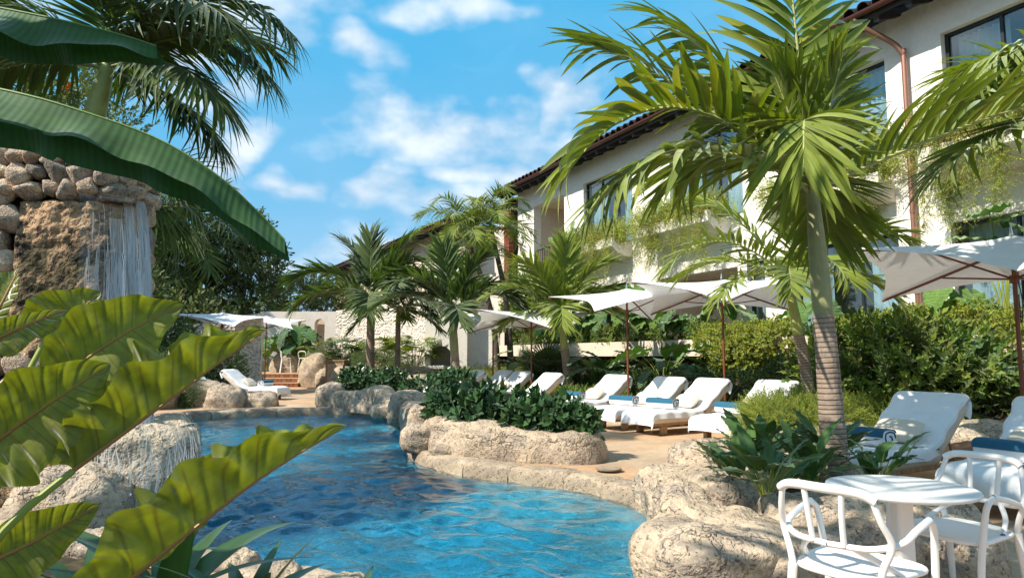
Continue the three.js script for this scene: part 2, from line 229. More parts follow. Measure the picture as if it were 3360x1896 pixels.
function tube(pts, r0, r1 = r0, n = 8, seg = null) { // tapered tube through points
  const c = pts.length > 2 ? new THREE.CatmullRomCurve3(pts) : new THREE.LineCurve3(pts[0], pts[1]); seg = seg ?? Math.max(1, (pts.length - 1) * 3);
  const g = new THREE.TubeGeometry(c, seg, 1, n, false), P = g.attributes.position, q = V(), p = V(), len = c.getLength(), U = g.attributes.uv;
  for (let i = 0; i <= seg; i++) { c.getPointAt(i / seg, q); const t = i / seg, r = typeof r0 === 'function' ? r0(t) : lerp(r0, r1, t); for (let j = 0; j <= n; j++) { const k = i * (n + 1) + j; p.fromBufferAttribute(P, k).sub(q).multiplyScalar(r).add(q); P.setXYZ(k, p.x, p.y, p.z); U.setXY(k, j / n, t * len); } }
  g.computeVertexNormals(); return g;
}
function bar(a, b, w, h) { // rectangular bar between two points
  const d = b.clone().sub(a), L = d.length(), g = new THREE.BoxGeometry(w, h, L); boxUV(g); const m = new THREE.Matrix4().lookAt(V(0, 0, 0), d, Math.abs(d.y) > 0.99 * L ? V(1, 0, 0) : V(0, 1, 0)); m.setPosition(a.clone().add(b).multiplyScalar(0.5)); return boxUV(new THREE.BoxGeometry(w, h, L)).applyMatrix4(m);
}
const merge = (a) => mergeGeometries(a.map((g) => { const q = g.index ? g.toNonIndexed() : g; for (const k of Object.keys(q.attributes)) if (!['position', 'normal', 'uv'].includes(k)) q.deleteAttribute(k); return q; }));
function prism(pts, h, y0 = 0, bev = 0) { // outline in x, z
  const s = new THREE.Shape(pts.map(([x, z]) => new THREE.Vector2(x, -z)));
  const g = new THREE.ExtrudeGeometry(s, { depth: h - 2 * bev, bevelEnabled: bev > 0, bevelSize: bev, bevelThickness: bev, bevelOffset: -bev, bevelSegments: 2, curveSegments: 12 });
  g.rotateX(-Math.PI / 2).translate(0, y0 + bev, 0); return boxUV(g);
}
// smooth closed curve through [x, z] points
const loop2 = (pts, n) => new THREE.CatmullRomCurve3(pts.map(([x, z]) => V(x, 0, z)), true, 'centripetal').getSpacedPoints(n).slice(0, n).map((p) => [p.x, p.z]);
const path2 = (pts, n) => new THREE.CatmullRomCurve3(pts.map(([x, z]) => V(x, 0, z)), false, 'centripetal').getSpacedPoints(n).map((p) => [p.x, p.z]);
// ------------------------------------------------------------------ ground, pool, patio
const WATER_Y = -0.15;
const POOL = loop2([[-8.6, -15.6], [-8.15, -16.6], [-7.32, -17.32], [-6.11, -17.89], [-4.75, -18.2], [-3.62, -17.43], [-2.75, -16.1], [-2.1, -14.2], [-1.9, -12.4], [-1.68, -11.2], [-1.43, -10.23], [-0.91, -9.36], [-0.19, -8.71], [0.53, -8.24], [0.95, -7.78], [1.3, -7.15], [1.5, -6.75], [1.42, -6.2], [1.2, -5.4], [1.1, -4.4], [1.0, -3.6], [0.2, -3.2], [-0.6, -4.0], [-1.1, -4.5], [-1.6, -4.8], [-2.1, -5.0], [-2.75, -5.25], [-3.6, -5.7], [-4.6, -6.6], [-5.4, -8.2], [-6.4, -10.4], [-7.6, -13]], 220);
function offsetLoop(p, d) { const n = p.length; return p.map((q, i) => { const a = p[(i + n - 1) % n], b = p[(i + 1) % n], x = b[0] - a[0], z = b[1] - a[1], L = Math.hypot(x, z) || 1; return [q[0] - z / L * d, q[1] + x / L * d]; }); }
const sgnArea = (() => { let s = 0; for (let i = 0; i < POOL.length; i++) { const a = POOL[i], b = POOL[(i + 1) % POOL.length]; s += a[0] * b[1] - b[0] * a[1]; } return Math.sign(s); })();
const grow = (d) => offsetLoop(POOL, -d * sgnArea);
function sheetWithHole(outer, hole, y, s) {
  const sh = new THREE.Shape(outer.map(([x, z]) => new THREE.Vector2(x, -z))); if (hole) sh.holes.push(new THREE.Path(hole.map(([x, z]) => new THREE.Vector2(x, -z))));
  return boxUV(new THREE.ShapeGeometry(sh).rotateX(-Math.PI / 2).translate(0, y, 0), s);
}
struct('ground', sheetWithHole([[-500, 200], [500, 200], [500, -600], [-500, -600]], grow(0.02), -0.012, 0.5), M.earth);
struct('patio', sheetWithHole([[-14, -31], [-12, -20.5], [-9.3, -16.8], [-8.9, -14], [-5.6, -7.5], [-3.0, -5.0], [0.4, -3.0], [1.0, -2.0], [7, -1.5], [9, -7], [5.5, -13.5], [2.5, -18.5], [1, -22], [-2.5, -22], [-6, -26], [-6.5, -31.5]], grow(0.04), 0, 0.22), M.deck);
{ // pool shell: floor with a gentle slope, and walls
  const m = new MB(), n = POOL.length, ins = grow(-0.9), dep = (z) => -1.25 - 0.05 * (z + 12);
  const a = POOL.map(([x, z]) => m.v(x, -0.02, z, x * 0.5, z * 0.5)), a2 = POOL.map(([x, z]) => m.v(x, -0.75, z, x * 0.5, z * 0.5 + 0.4)), b = ins.map(([x, z]) => m.v(x, -1.25, z, x * 0.5, z * 0.5));
  for (let i = 0; i < n; i++) { const j = (i + 1) % n; m.q(a[i], a[j], a2[j], a2[i]); m.q(a2[i], a2[j], b[j], b[i]); }
  const tri = THREE.ShapeUtils.triangulateShape(ins.map(([x, z]) => new THREE.Vector2(x, z)), []);
  for (const [p, q, r] of tri) m.f(b[p], b[q], b[r]);
  struct('pool_shell', m.geo(), M.poolFloor);
}
{ // water surface: real ripples, cut to the pool outline by sinking its rim under the coping
  const m = new MB(), x0 = -9.2, x1 = 1.9, z0 = -18.6, z1 = -3.3, st = 0.042, nx = Math.ceil((x1 - x0) / st), nz = Math.ceil((z1 - z0) / st);
  const out = grow(0.10), inside = (x, z) => { let c = false; for (let i = 0, j = out.length - 1; i < out.length; j = i++) { const [xi, zi] = out[i], [xj, zj] = out[j]; if ((zi > z) !== (zj > z) && x < (xj - xi) * (z - zi) / (zj - zi) + xi) c = !c; } return c; };
  const waves = []; seed(5);
  for (let k = 0; k < 26; k++) { const a = rr(-1.0, 1.0) + (k % 3 ? 1.45 : -0.4), L = 0.17 * Math.pow(1.1, k * 0.62) * rr(0.85, 1.2); waves.push([Math.cos(a) * 2 * Math.PI / L, Math.sin(a) * 2 * Math.PI / L, rr(0, 6.28), 0.0068 * L * rr(0.6, 1.3)]); }
  const h = (x, z) => { const wx = x + 0.14 * noise(x * 1.3, z * 1.3, 2.2), wz = z + 0.14 * noise(x * 1.3, z * 1.3, 7.7); let s = 0; for (const w of waves) s += w[3] * Math.sin(w[0] * wx + w[1] * wz + w[2]); return s * (0.75 + 0.6 * noise(x * 0.4, z * 0.4, 4.4)) * (1 + 0.7 * sstep(5, 1.5, Math.hypot(x + 3.2, z + 7))); };
  const id = new Int32Array((nx + 1) * (nz + 1)).fill(-1);
  const okc = new Int8Array((nx + 1) * (nz + 1)); for (let j = 0; j <= nz; j++) for (let i = 0; i <= nx; i++) okc[j * (nx + 1) + i] = inside(x0 + i * st, z0 + j * st) ? 1 : 0; const ok = (i, j) => okc[j * (nx + 1) + i];
  const vv = (i, j) => { const k = j * (nx + 1) + i; if (id[k] < 0) { const x = x0 + i * st, z = z0 + j * st; id[k] = m.v(x, WATER_Y + h(x, z), z, x * 0.6, z * 0.6); } return id[k]; };
  for (let j = 0; j < nz; j++) for (let i = 0; i < nx; i++) if (ok(i, j) && ok(i + 1, j + 1) && ok(i + 1, j) && ok(i, j + 1)) m.q(vv(i, j), vv(i, j + 1), vv(i + 1, j + 1), vv(i + 1, j));
  M.water = phy({ color: rgb(1, 1, 1), roughness: 0.0, transmission: 1, thickness: 1.2, ior: 1.33, attenuationColor: rgb(0.28, 0.81, 0.965), attenuationDistance: 1.3, bumpMap: T.waterH, bumpScale: 0.014 });
  struct('pool_water', m.geo(), M.water);
}

// ------------------------------------------------------------------ rock helpers
function rockNoise(g, amp, f, off = 0, small = 0.25) { // displace along normals
  g.computeVertexNormals(); const P = g.attributes.position, N = g.attributes.normal;
  for (let k = 0; k < P.count; k++) { const x = P.getX(k), y = P.getY(k), z = P.getZ(k), d = amp * (fbm(x * f + off, y * f, z * f, 3) * 1.6 + small * fbm(x * f * 5, y * f * 5 + off, z * f * 5, 3)); P.setXYZ(k, x + N.getX(k) * d, y + N.getY(k) * d, z + N.getZ(k) * d); }
  g.computeVertexNormals(); return g;
}
function sweepRock(pts, { closed = false, w = 0.5, h = 0.45, y = -0.05, amp = 0.08, f = 1.6, seg = 80, pw = 0.55, off = 0, caps = true, nu = 22, small = 0.25 } = {}) {
  const c = new THREE.CatmullRomCurve3(pts.map(([x, z]) => V(x, 0, z)), closed, 'centripetal'), m = new MB(), ev = (q, t) => (typeof q === 'function' ? q(t) : q);
  m.grid(nu, seg, (u, t) => {
    const p = c.getPointAt(Math.min(t, closed ? t % 1 : t)), T_ = c.getTangentAt(closed ? t % 1 : t), W = ev(w, t), Hh = ev(h, t), e = caps && !closed ? Math.pow(Math.max(0.001, Math.sin(Math.PI * clamp(t, 0.004, 0.996))), 0.22) : 1;
    const a = Math.PI * u, cx = Math.cos(a), sy = Math.sin(a), ox = Math.sign(cx) * Math.pow(Math.abs(cx), pw) * W / 2 * e, oy = Math.pow(Math.abs(sy), pw) * Hh * (0.35 + 0.65 * e);
    return [p.x - T_.z * ox, y + oy, p.z + T_.x * ox];
  });
  let g = m.geo();
  if (closed) { // join the seam
    const P = g.attributes.position; for (let i = 0; i <= nu; i++) { const k = seg * (nu + 1) + i; P.setXYZ(k, P.getX(i), P.getY(i), P.getZ(i)); }
  }
  g = rockNoise(g, amp, f, off, small);
  if (closed) { const P = g.attributes.position, N = g.attributes.normal; for (let i = 0; i <= nu; i++) { const k = seg * (nu + 1) + i; for (const [at, w2] of [[P], [N]]) { const a = [(at.getX(i) + at.getX(k)) / 2, (at.getY(i) + at.getY(k)) / 2, (at.getZ(i) + at.getZ(k)) / 2]; at.setXYZ(i, ...a); at.setXYZ(k, ...a); } } }
  return boxUV(g, 0.9);
}
function boulderGeo(rx, ry, rz, { amp = 0.12, f = 1.5, det = 24, off = 0, flat = 0.75 } = {}) {
  const m = new MB(); m.grid(det * 2, det, (u, v) => { const a = u * 2 * Math.PI, b = (v - 0.5) * Math.PI, cb = Math.pow(Math.max(0, Math.cos(b)), flat), sb = Math.sign(Math.sin(b)) * Math.pow(Math.abs(Math.sin(b)), flat); const ca = Math.sign(Math.cos(a)) * Math.pow(Math.abs(Math.cos(a)), 0.85), sa = Math.sign(Math.sin(a)) * Math.pow(Math.abs(Math.sin(a)), 0.85); return [rx * ca * cb, ry * sb, rz * sa * cb]; });
  const g = m.geo(), P = g.attributes.position;
  for (let k = 0; k < P.count; k++) { const x = P.getX(k), y = P.getY(k), z = P.getZ(k), L = Math.hypot(x, y, z) || 1, d = 1 + amp * (2.2 * fbm(x / L * f + off, y / L * f, z / L * f + off, 3) + 0.35 * fbm(x * 6 + off, y * 6, z * 6, 3)); P.setXYZ(k, x * d, y * d, z * d); }
  g.computeVertexNormals(); return boxUV(g, 0.9);
}
const soilFill = (pts, y, parent) => part(parent, 'soil', sheetWithHole(pts, null, y, 1.5), M.soil);

{ // coping: one stone after another round the pool, joints open
  const g = structGroup('pool_coping'), ring = grow(0.17), c = new THREE.CatmullRomCurve3(ring.map(([x, z]) => V(x, 0, z)), true), L = c.getLength(), n = Math.round(L / 0.74);
  seed(9);
  const cuts = []; let t = 0; for (let k = 0; k < n; k++) { cuts.push(t); t += rr(0.8, 1.2); } const all = cuts.map((q) => q / t);
  for (let k = 0; k < n; k++) {
    const a = all[k], b = k + 1 < n ? all[k + 1] : 1, gap = 0.008 / L, dy = rr(-0.008, 0.008), ww = rr(0.40, 0.44), m = new MB(), nu = 14, nv = 10;
    m.grid(nu, nv, (u, v) => { const p = c.getPointAt(lerp(a + gap, b - gap, v)), q = c.getTangentAt(lerp(a + gap, b - gap, v)), th = Math.PI * u, e = 1 - 0.10 * Math.pow(Math.abs(2 * v - 1), 8), cx = Math.cos(th), ox = Math.sign(cx) * Math.pow(Math.abs(cx), 0.4) * ww / 2, oy = Math.pow(Math.sin(th), 0.42) * 0.27 * e; return [p.x - q.z * ox, -0.24 + dy + oy, p.z + q.x * ox]; });
    const gg = m.geo(); rockNoise(gg, 0.018, 3.2, k * 3.1, 0.6); const P = gg.attributes.position;
    for (const v of [0, nv]) { const i0 = v * (nu + 1); const cc = m.v; const idx = []; for (let i = 1; i < nu; i++) idx.push(i0, i0 + i, i0 + i + 1); gg.setIndex([...gg.index.array, ...idx]); }
    part(g, 'coping_stone', boxUV(gg, 1.3), M.coping[Math.floor(rnd() * 3)]);
  }
}

// ------------------------------------------------------------------ hotel building
const FA = V(9.3, 0, -14.2), FD = V(-0.4508, 0, -0.8926), FN = V(-0.8926, 0, 0.4508);
const onFacade = (s, y, o) => V(FA.x + FD.x * s + FN.x * o, y, FA.z + FD.z * s + FN.z * o);
const FTURN = Math.atan2(-0.8926, 0.4508);
// local axes of a building: x runs along the front towards the viewer's right (x = -s), z out of the front
function wallWithHoles(x0, x1, y0, y1, holes, t, z = 0) {
  const s = new THREE.Shape([[x0, y0], [x1, y0], [x1, y1], [x0, y1]].map((p) => new THREE.Vector2(...p)));
  for (const h of holes) { const q = new THREE.Path(); if (h.arch) { const r = (h.x1 - h.x0) / 2; q.moveTo(h.x0, h.y0); q.lineTo(h.x1, h.y0); q.lineTo(h.x1, h.y1 - r); q.absarc((h.x0 + h.x1) / 2, h.y1 - r, r, 0, Math.PI, false); q.lineTo(h.x0, h.y0); } else { q.moveTo(h.x0, h.y0); q.lineTo(h.x1, h.y0); q.lineTo(h.x1, h.y1); q.lineTo(h.x0, h.y1); q.lineTo(h.x0, h.y0); } s.holes.push(q); }
  return boxUV(new THREE.ExtrudeGeometry(s, { depth: t, bevelEnabled: false, curveSegments: 14 }).translate(0, 0, z - t), 0.35);
}
function windowUnit(parent, x0, x1, y0, y1, panes, { z = -0.2, curtains = true } = {}) {
  const fw = 0.07, parts = [bx(x1 - x0, fw, 0.09, (x0 + x1) / 2, y1 - fw / 2, z), bx(x1 - x0, fw, 0.09, (x0 + x1) / 2, y0 + fw / 2, z), bx(fw, y1 - y0 - 2 * fw, 0.09, x0 + fw / 2, (y0 + y1) / 2, z), bx(fw, y1 - y0 - 2 * fw, 0.09, x1 - fw / 2, (y0 + y1) / 2, z)];
  const w = (x1 - x0 - 2 * fw) / panes;
  for (let k = 1; k < panes; k++) parts.push(bx(0.06, y1 - y0 - 2 * fw, 0.08, x0 + fw + k * w, (y0 + y1) / 2, z));
  const win = part(parent, 'window', merge(parts), M.frame);
  for (let k = 0; k < panes; k++) part(win, 'pane', bx(w - 0.06, y1 - y0 - 2 * fw, 0.012, x0 + fw + (k + 0.5) * w, (y0 + y1) / 2, z - 0.004), M.glass);
  if (curtains) {
    const m = new MB(), spans = [[x0 + 0.1, lerp(x0, x1, 0.34)], [lerp(x0, x1, 0.68), x1 - 0.1]];
    for (const [a, b] of spans) m.grid(Math.ceil((b - a) * 26), 1, (u, v) => [lerp(a, b, u), lerp(y0 + 0.03, y1 - 0.05, v), z - 0.28 + 0.045 * Math.sin(u * (b - a) * 46) + 0.02 * Math.sin(u * (b - a) * 17)]);
    part(win, 'curtain', m.geo(), M.curtain);
  }
  return win;
}
function eave(group, x0, x1, zE, yE, slope, tileRows, raf = 0.75) {
  const zB = -5.5, yB = yE + (zE - zB) * slope, th = 0.10;
  const q = new MB(); q.grid(1, 1, (u, v) => [lerp(x0, x1, u), lerp(yE, yB, v) + 0.02, lerp(zE, zB, v)]); q.grid(1, 1, (u, v) => [lerp(x0, x1, u), lerp(yE, yB, v) + 0.02 - th, lerp(zE, zB, v)]); q.grid(1, 1, (u, v) => [lerp(x0, x1, u), yE + 0.02 - th * v, zE]);
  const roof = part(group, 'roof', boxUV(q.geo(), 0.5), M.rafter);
  const ang = Math.atan(slope), pitch = 0.36, n = Math.floor((x1 - x0) / pitch), L = 0.48;
  const mk = (r0, r1) => { const g = new MB(); g.grid(8, 1, (u, v) => { const a = Math.PI * u, r = lerp(r0, r1, v); return [Math.cos(a) * r, Math.sin(a) * r, -L * v]; }); g.grid(8, 1, (u, v) => { const a = Math.PI * u, r = lerp(r0, r1, v) - 0.018; return [Math.cos(a) * r, Math.sin(a) * r, -L * v]; }); g.grid(8, 1, (u, v) => { const a = Math.PI * u, r = r0 - 0.018 * v; return [Math.cos(a) * r, Math.sin(a) * r, 0]; }); return g.geo(); };
  const cap = mk(0.15, 0.125);
  for (let row = 0; row < tileRows; row++) for (let k = 0; k < n; k++) {
    const t = part(roof, 'roof_tile', cap, M.tiles[Math.floor(rnd() * 4)]); t.rotation.set(ang, 0, rr(-0.05, 0.05)); const zz = zE + 0.14 - row * L * 0.86 * Math.cos(ang); t.position.set(x0 + (k + 0.5) * pitch + rr(-0.01, 0.01), yE + 0.09 + (zE - zz) * slope + rr(0, 0.014) + row * 0.004, zz + rr(-0.012, 0.012));
  }
  const rest = []; const q0 = zE - tileRows * L * 0.8; // upper courses, one long barrel per line
  for (let k = 0; k < n; k++) { const g = new MB(); g.grid(6, 1, (u, v) => { const a = Math.PI * u; return [x0 + (k + 0.5) * pitch + Math.cos(a) * 0.095, yE + 0.05 + (zE - lerp(q0, zB, v)) * slope + Math.sin(a) * 0.095, lerp(q0, zB, v)]; }); rest.push(g.geo()); }
  part(roof, 'upper_tile_courses', merge(rest), M.tiles[0]).userData.kind = 'stuff';
  const rg = bx(0.13, 0.20, zE + 0.35, 0, 0, 0);
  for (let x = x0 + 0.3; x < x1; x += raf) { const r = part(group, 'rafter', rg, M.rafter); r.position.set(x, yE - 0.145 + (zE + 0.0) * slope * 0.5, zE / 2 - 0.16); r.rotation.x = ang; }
  const gm = new MB(); gm.grid(8, 1, (u, v) => { const a = Math.PI + Math.PI * u; return [lerp(x0 - 0.05, x1 + 0.05, v), yE + Math.sin(a) * 0.085 - 0.005, zE + 0.10 + Math.cos(a) * 0.085]; }); gm.grid(1, 1, (u, v) => [lerp(x0 - 0.05, x1 + 0.05, v), yE - 0.005 + 0.012 * u, zE + 0.187]);
  for (const xe of [x0 - 0.05, x1 + 0.05]) gm.grid(8, 1, (u, v) => { const a = Math.PI + Math.PI * u; return [xe, yE + Math.sin(a) * 0.085 * v - 0.005, zE + 0.10 + Math.cos(a) * 0.085 * v]; });
  part(group, 'gutter', gm.geo(), M.gutter);
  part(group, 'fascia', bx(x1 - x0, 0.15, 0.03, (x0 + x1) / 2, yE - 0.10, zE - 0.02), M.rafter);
}
let hotel;
{
  seed(21);
  const b = hotel = thing('hotel_building', 'white two-storey stucco hotel building with dark tiled roof and recessed windows', 'building', [FA.x, 0, FA.z], FTURN);
  const up = [[-14.2, -10.95, 5.55, 8.35, 3], [-8.9, -5.7, 5.55, 8.35, 3], [-4.3, -1.2, 5.55, 8.38, 3], [0.1, 3.4, 5.75, 8.4, 3], [4.6, 7.6, 5.55, 8.4, 3]];
  const low = [[-14.3, -11.4, 1.75, 4.08, 3], [-5.65, -5.0, 1.75, 4.08, 1], [-4.25, -1.1, 1.75, 4.22, 3], [0.06, 3.6, 1.75, 4.22, 3], [4.6, 7.6, 1.75, 4.2, 3]];
  const loggia = { x0: -18.4, x1: -15.7, y0: 5.2, y1: 8.25 }, niche = { x0: -9.6, x1: -6.0, y0: 1.75, y1: 4.0 };
  const holes = [...up, ...low].map(([x0, x1, y0, y1]) => ({ x0, x1, y0, y1 }));
  part(b, 'wall', wallWithHoles(-20, 9, 0.6, 9.25, [...holes, loggia, niche], 0.38), M.stucco);
  for (const x of [-19.81, 8.81]) part(b, 'end_wall', bx(0.38, 8.65, 5.6, x, 4.925, -3.18, 0.35), M.stucco);
  part(b, 'rear_wall', bx(28.2, 8.65, 0.3, -5.5, 4.925, -5.9, 0.35), M.stucco);
  part(b, 'floor_slab', merge([bx(28.2, 0.3, 5.3, -5.5, 5.0, -3.05, 0.35), bx(28.2, 0.3, 5.3, -5.5, 1.5, -3.05, 0.35), bx(28.2, 0.2, 5.3, -5.5, 8.9, -3.05, 0.35)]), M.roomDark);
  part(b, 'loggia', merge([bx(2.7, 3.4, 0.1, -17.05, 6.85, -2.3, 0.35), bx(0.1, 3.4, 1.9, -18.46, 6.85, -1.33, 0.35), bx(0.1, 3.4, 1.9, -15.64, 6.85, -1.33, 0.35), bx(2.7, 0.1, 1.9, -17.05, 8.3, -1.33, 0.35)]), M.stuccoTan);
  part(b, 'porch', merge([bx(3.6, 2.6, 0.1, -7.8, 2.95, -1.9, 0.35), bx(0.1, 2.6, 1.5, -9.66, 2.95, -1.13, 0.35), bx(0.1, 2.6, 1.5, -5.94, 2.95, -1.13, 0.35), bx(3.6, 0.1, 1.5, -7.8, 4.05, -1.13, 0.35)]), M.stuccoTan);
  const rail = part(b, 'railing', merge([bx(2.6, 0.04, 0.04, -17.05, 6.2, -0.1), ...Array.from({ length: 12 }, (_, k) => bx(0.02, 0.85, 0.02, -18.2 + k * 0.21, 5.75, -0.1))]), M.frame);
  for (const [x0, x1, y0, y1, n] of up) windowUnit(b, x0, x1, y0, y1, n);
  for (const [x0, x1, y0, y1, n] of low) windowUnit(b, x0, x1, y0, y1, n);
  eave(b, -20.6, 9.2, 0.85, 9.2, 0.36, 2);
  // planter boxes under the upper windows: a lip with a scooped soffit
  const box = (x0, x1, y0, d) => { const m = new MB(), prof = [[0, 0.02], [0, -0.35], [d * 0.35, -0.33], [d * 0.75, -0.22], [d, -0.02], [d, 0.30], [d - 0.12, 0.30], [d - 0.12, 0.12], [0, 0.12]]; prof.forEach((p, k) => { const q = prof[(k + 1) % prof.length]; m.grid(1, 1, (u, v) => { const z = lerp(p[0], q[0], v), y = lerp(p[1], q[1], v); return [lerp(x0, x1, u), y0 + y, z + 0.002]; }); }); for (const x of [x0, x1]) { const c = m.v(x, y0 + 0.02, d * 0.5), r = prof.map((p) => m.v(x, y0 + p[1], p[0] + 0.002)); for (let k = 0; k < r.length; k++) m.f(c, r[k], r[(k + 1) % r.length]); } const g = toCreasedNormals(m.geo(), 0.5); return part(b, 'balcony_planter', boxUV(g, 0.35), M.stucco); };
  box(-14.6, -11.0, 5.3, 0.9); box(-9.6, -6.2, 5.35, 0.9); box(-4.4, -1.1, 5.25, 0.6); box(0.0, 3.7, 5.4, 0.9); box(4.5, 7.7, 5.4, 0.8);
  for (const [x0, x1] of [[-9.5, -6.3], [-14.5, -11.1], [0.1, 3.6]]) for (let k = 0, n = 12; k < n; k++) { const t = part(b, 'planter_brick', bx((x1 - x0) / n - 0.012, 0.07, 0.16, x0 + (k + 0.5) * (x1 - x0) / n, (x0 === 0.1 ? 5.74 : x0 === -9.5 ? 5.69 : 5.64), 0.78), M.bricks[k % 3]); t.position.y = rr(-0.004, 0.004); }
  // terrace planter along the ground floor
  part(b, 'terrace_planter', merge([bx(27.0, 0.47, 0.18, -6.7, 1.635, 1.41, 0.35), bx(27.0, 0.05, 1.3, -6.7, 1.44, 0.66, 0.35), bx(0.18, 0.47, 1.3, -20.1, 1.635, 0.68, 0.35)]), M.stuccoTan);
  part(b, 'planter_soil', bx(26.8, 0.2, 1.28, -6.6, 1.6, 0.66), M.soil);
  // retaining wall of bricks under the planter
  part(b, 'retaining_wall', bx(27, 1.6, 0.3, -6.7, 0.6, 0.9), M.mortar);
  const bg = bx(0.21, 0.075, 0.05, 0, 0, 0, 3);
  for (let r = 0; r < 9; r++) for (let k = 0; k < 26; k++) { const q = part(b, 'brick', bg, M.bricks[Math.floor(rnd() * 3)]); q.position.set(-2.2 + k * 0.225 + (r % 2) * 0.11, 0.68 + r * 0.084, 1.068 + rr(-0.004, 0.004)); }
  // brick pilaster at the far end
  part(b, 'pilaster_core', bx(0.5, 8.2, 0.5, -20.5, 5.0, 0.1), M.mortar);
  const pb = bx(0.27, 0.085, 0.27, 0, 0, 0, 3);
  for (let r = 0; r < 34; r++) for (const [dx, dz] of [[-0.14, 0.14], [0.14, 0.14]]) { const q = part(b, 'brick', pb, M.bricks[Math.floor(rnd() * 3)]); q.position.set(-20.5 + dx + (r % 2) * 0.02, 5.2 + r * 0.1, 0.1 + dz + rr(0, 0.008)); }
  // drainpipe
  const dp = part(b, 'drainpipe', tube([V(-1.25, 9.12, 0.95), V(-1.15, 8.95, 0.85), V(-0.75, 8.45, 0.25), V(-0.65, 8.2, 0.13)], 0.062, 0.062, 12, 24), M.copper);
  part(dp, 'pipe', tube([V(-0.65, 8.25, 0.13), V(-0.65, 1.9, 0.13)], 0.058, 0.058, 12, 1), M.copper);
  for (const y of [8.28, 6.4, 4.6, 2.8]) part(dp, 'pipe_joint', new THREE.CylinderGeometry(0.068, 0.068, 0.1, 14).translate(-0.65, y, 0.13), M.copper);
}
{ // far wing beyond the palms
  seed(31);
  const b = thing('far_wing', 'distant stucco wing with tiled roof and dark shutters behind the curved wall', 'building', [-2.3, 0, -33.2], Math.atan2(-0.868, 0.497));
  part(b, 'wall', wallWithHoles(-24, 0, 0.3, 8.1, [{ x0: -9.2, x1: -7.9, y0: 5.4, y1: 7.1 }, { x0: -19.6, x1: -17.6, y0: 5.2, y1: 7.0 }], 0.35), M.stuccoTan);
  part(b, 'rear_wall', merge([bx(24, 7.8, 0.3, -12, 4.2, -5), bx(0.3, 7.8, 4.6, -23.85, 4.2, -2.6)]), M.stuccoTan);
  windowUnit(b, -9.2, -7.9, 5.4, 7.1, 2, { curtains: false }); windowUnit(b, -19.6, -17.6, 5.2, 7.0, 2, { curtains: false });
  part(b, 'shutter', bx(0.9, 1.3, 0.06, -9.75, 6.25, 0.07), M.frame); part(b, 'shutter', bx(1.0, 1.6, 0.06, -20.2, 6.1, 0.07), M.frame);
  eave(b, -24.6, 0.2, 0.9, 8.0, 0.36, 1, 0.9);
}
{ // stair tower wall between the two wings
  const b = thing('stair_tower', 'tall plain pinkish stucco tower wall beside the brick pilaster', 'building', [-0.9, 0, -33.6], FTURN + 0.65);
  part(b, 'wall', bx(4.4, 7.4, 3.0, -1.0, 4.1, -1.6, 0.35), M.stuccoPink); part(b, 'cornice', rbx(4.6, 0.18, 3.2, 0.05, -1.0, 7.89, -1.6, 0.35), M.stuccoPink);
}
{ // garden fireplace
  const b = thing('garden_fireplace', 'white stucco garden fireplace with an arched hearth opening', 'fireplace', [-2.95, 0.85, -30.2], -0.06);
  const r = 0.52; part(b, 'chimney_breast', wallWithHoles(-0.95, 0.95, 0, 3.1, [{ x0: -0.72, x1: 0.28, y0: 0.12, y1: 1.0, arch: true }], 0.5), M.stucco);
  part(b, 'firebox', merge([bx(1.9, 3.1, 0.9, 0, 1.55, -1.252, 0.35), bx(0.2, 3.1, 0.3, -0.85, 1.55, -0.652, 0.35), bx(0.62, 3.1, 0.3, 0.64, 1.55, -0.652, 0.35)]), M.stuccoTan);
  part(b, 'chimney', rbx(1.2, 2.2, 0.9, 0.06, 0, 4.2, -0.9, 0.35), M.stucco); part(b, 'side_wall', bx(1.4, 2.4, 0.4, 1.652, 1.2, -0.75, 0.35), M.stucco);
  part(b, 'hearth', rbx(1.0, 0.16, 0.5, 0.03, -0.5, 0.06, 0.26, 0.35), M.whiteTop);
}
{ // curved garden wall with arched openings
  const b = thing('garden_wall', 'curved rough plaster garden wall with tall arched openings behind the steps', 'wall', [-13.6, 0, -36.4], 0.0);
  part(b, 'arched_wall', wallWithHoles(0, 4.2, 0.2, 3.8, [{ x0: 2.05, x1: 2.42, y0: 2.2, y1: 3.35, arch: true }, { x0: 2.95, x1: 3.5, y0: 1.4, y1: 3.4, arch: true }], 0.55), M.stuccoPink);
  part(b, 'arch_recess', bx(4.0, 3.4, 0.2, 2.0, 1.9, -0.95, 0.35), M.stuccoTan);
  const m = new MB(), c = new THREE.CatmullRomCurve3([V(4.1, 0, 0), V(5.5, 0, 0.55), V(7.2, 0, 1.6), V(9.6, 0, 3.4)]);
  for (const o of [0, -0.5]) m.grid(60, 24, (u, v) => { const p = c.getPointAt(u), t = c.getTangentAt(u), top = 3.85 + 0.25 * Math.sin(u * 2.2); const off = o === 0 ? 0.05 * fbm(u * 30, v * 14, 3, 3) : 0; return [p.x + t.z * (o + off) * -1, lerp(0.2, top, v), p.z + t.x * (o + off), u * 1.9, v * 1.1]; });
  m.grid(60, 1, (u, v) => { const p = c.getPointAt(u), t = c.getTangentAt(u), top = 3.85 + 0.25 * Math.sin(u * 2.2); return [p.x + t.z * 0.5 * v, top, p.z - t.x * 0.5 * v, u * 6, v * 0.5]; });
  part(b, 'rough_wall', m.geo(), M.stuccoRough);
  const lw = new MB(); lw.grid(30, 8, (u, v) => [-5 + 5 * u, lerp(0.2, 3.1 + 0.6 * u, v), 0.02, u * 5, v * 3]); lw.grid(30, 1, (u, v) => [-5 + 5 * u, 3.1 + 0.6 * u, 0.02 - 0.5 * v, u * 5, v]); part(b, 'left_wall', lw.geo(), M.stuccoPink);
}
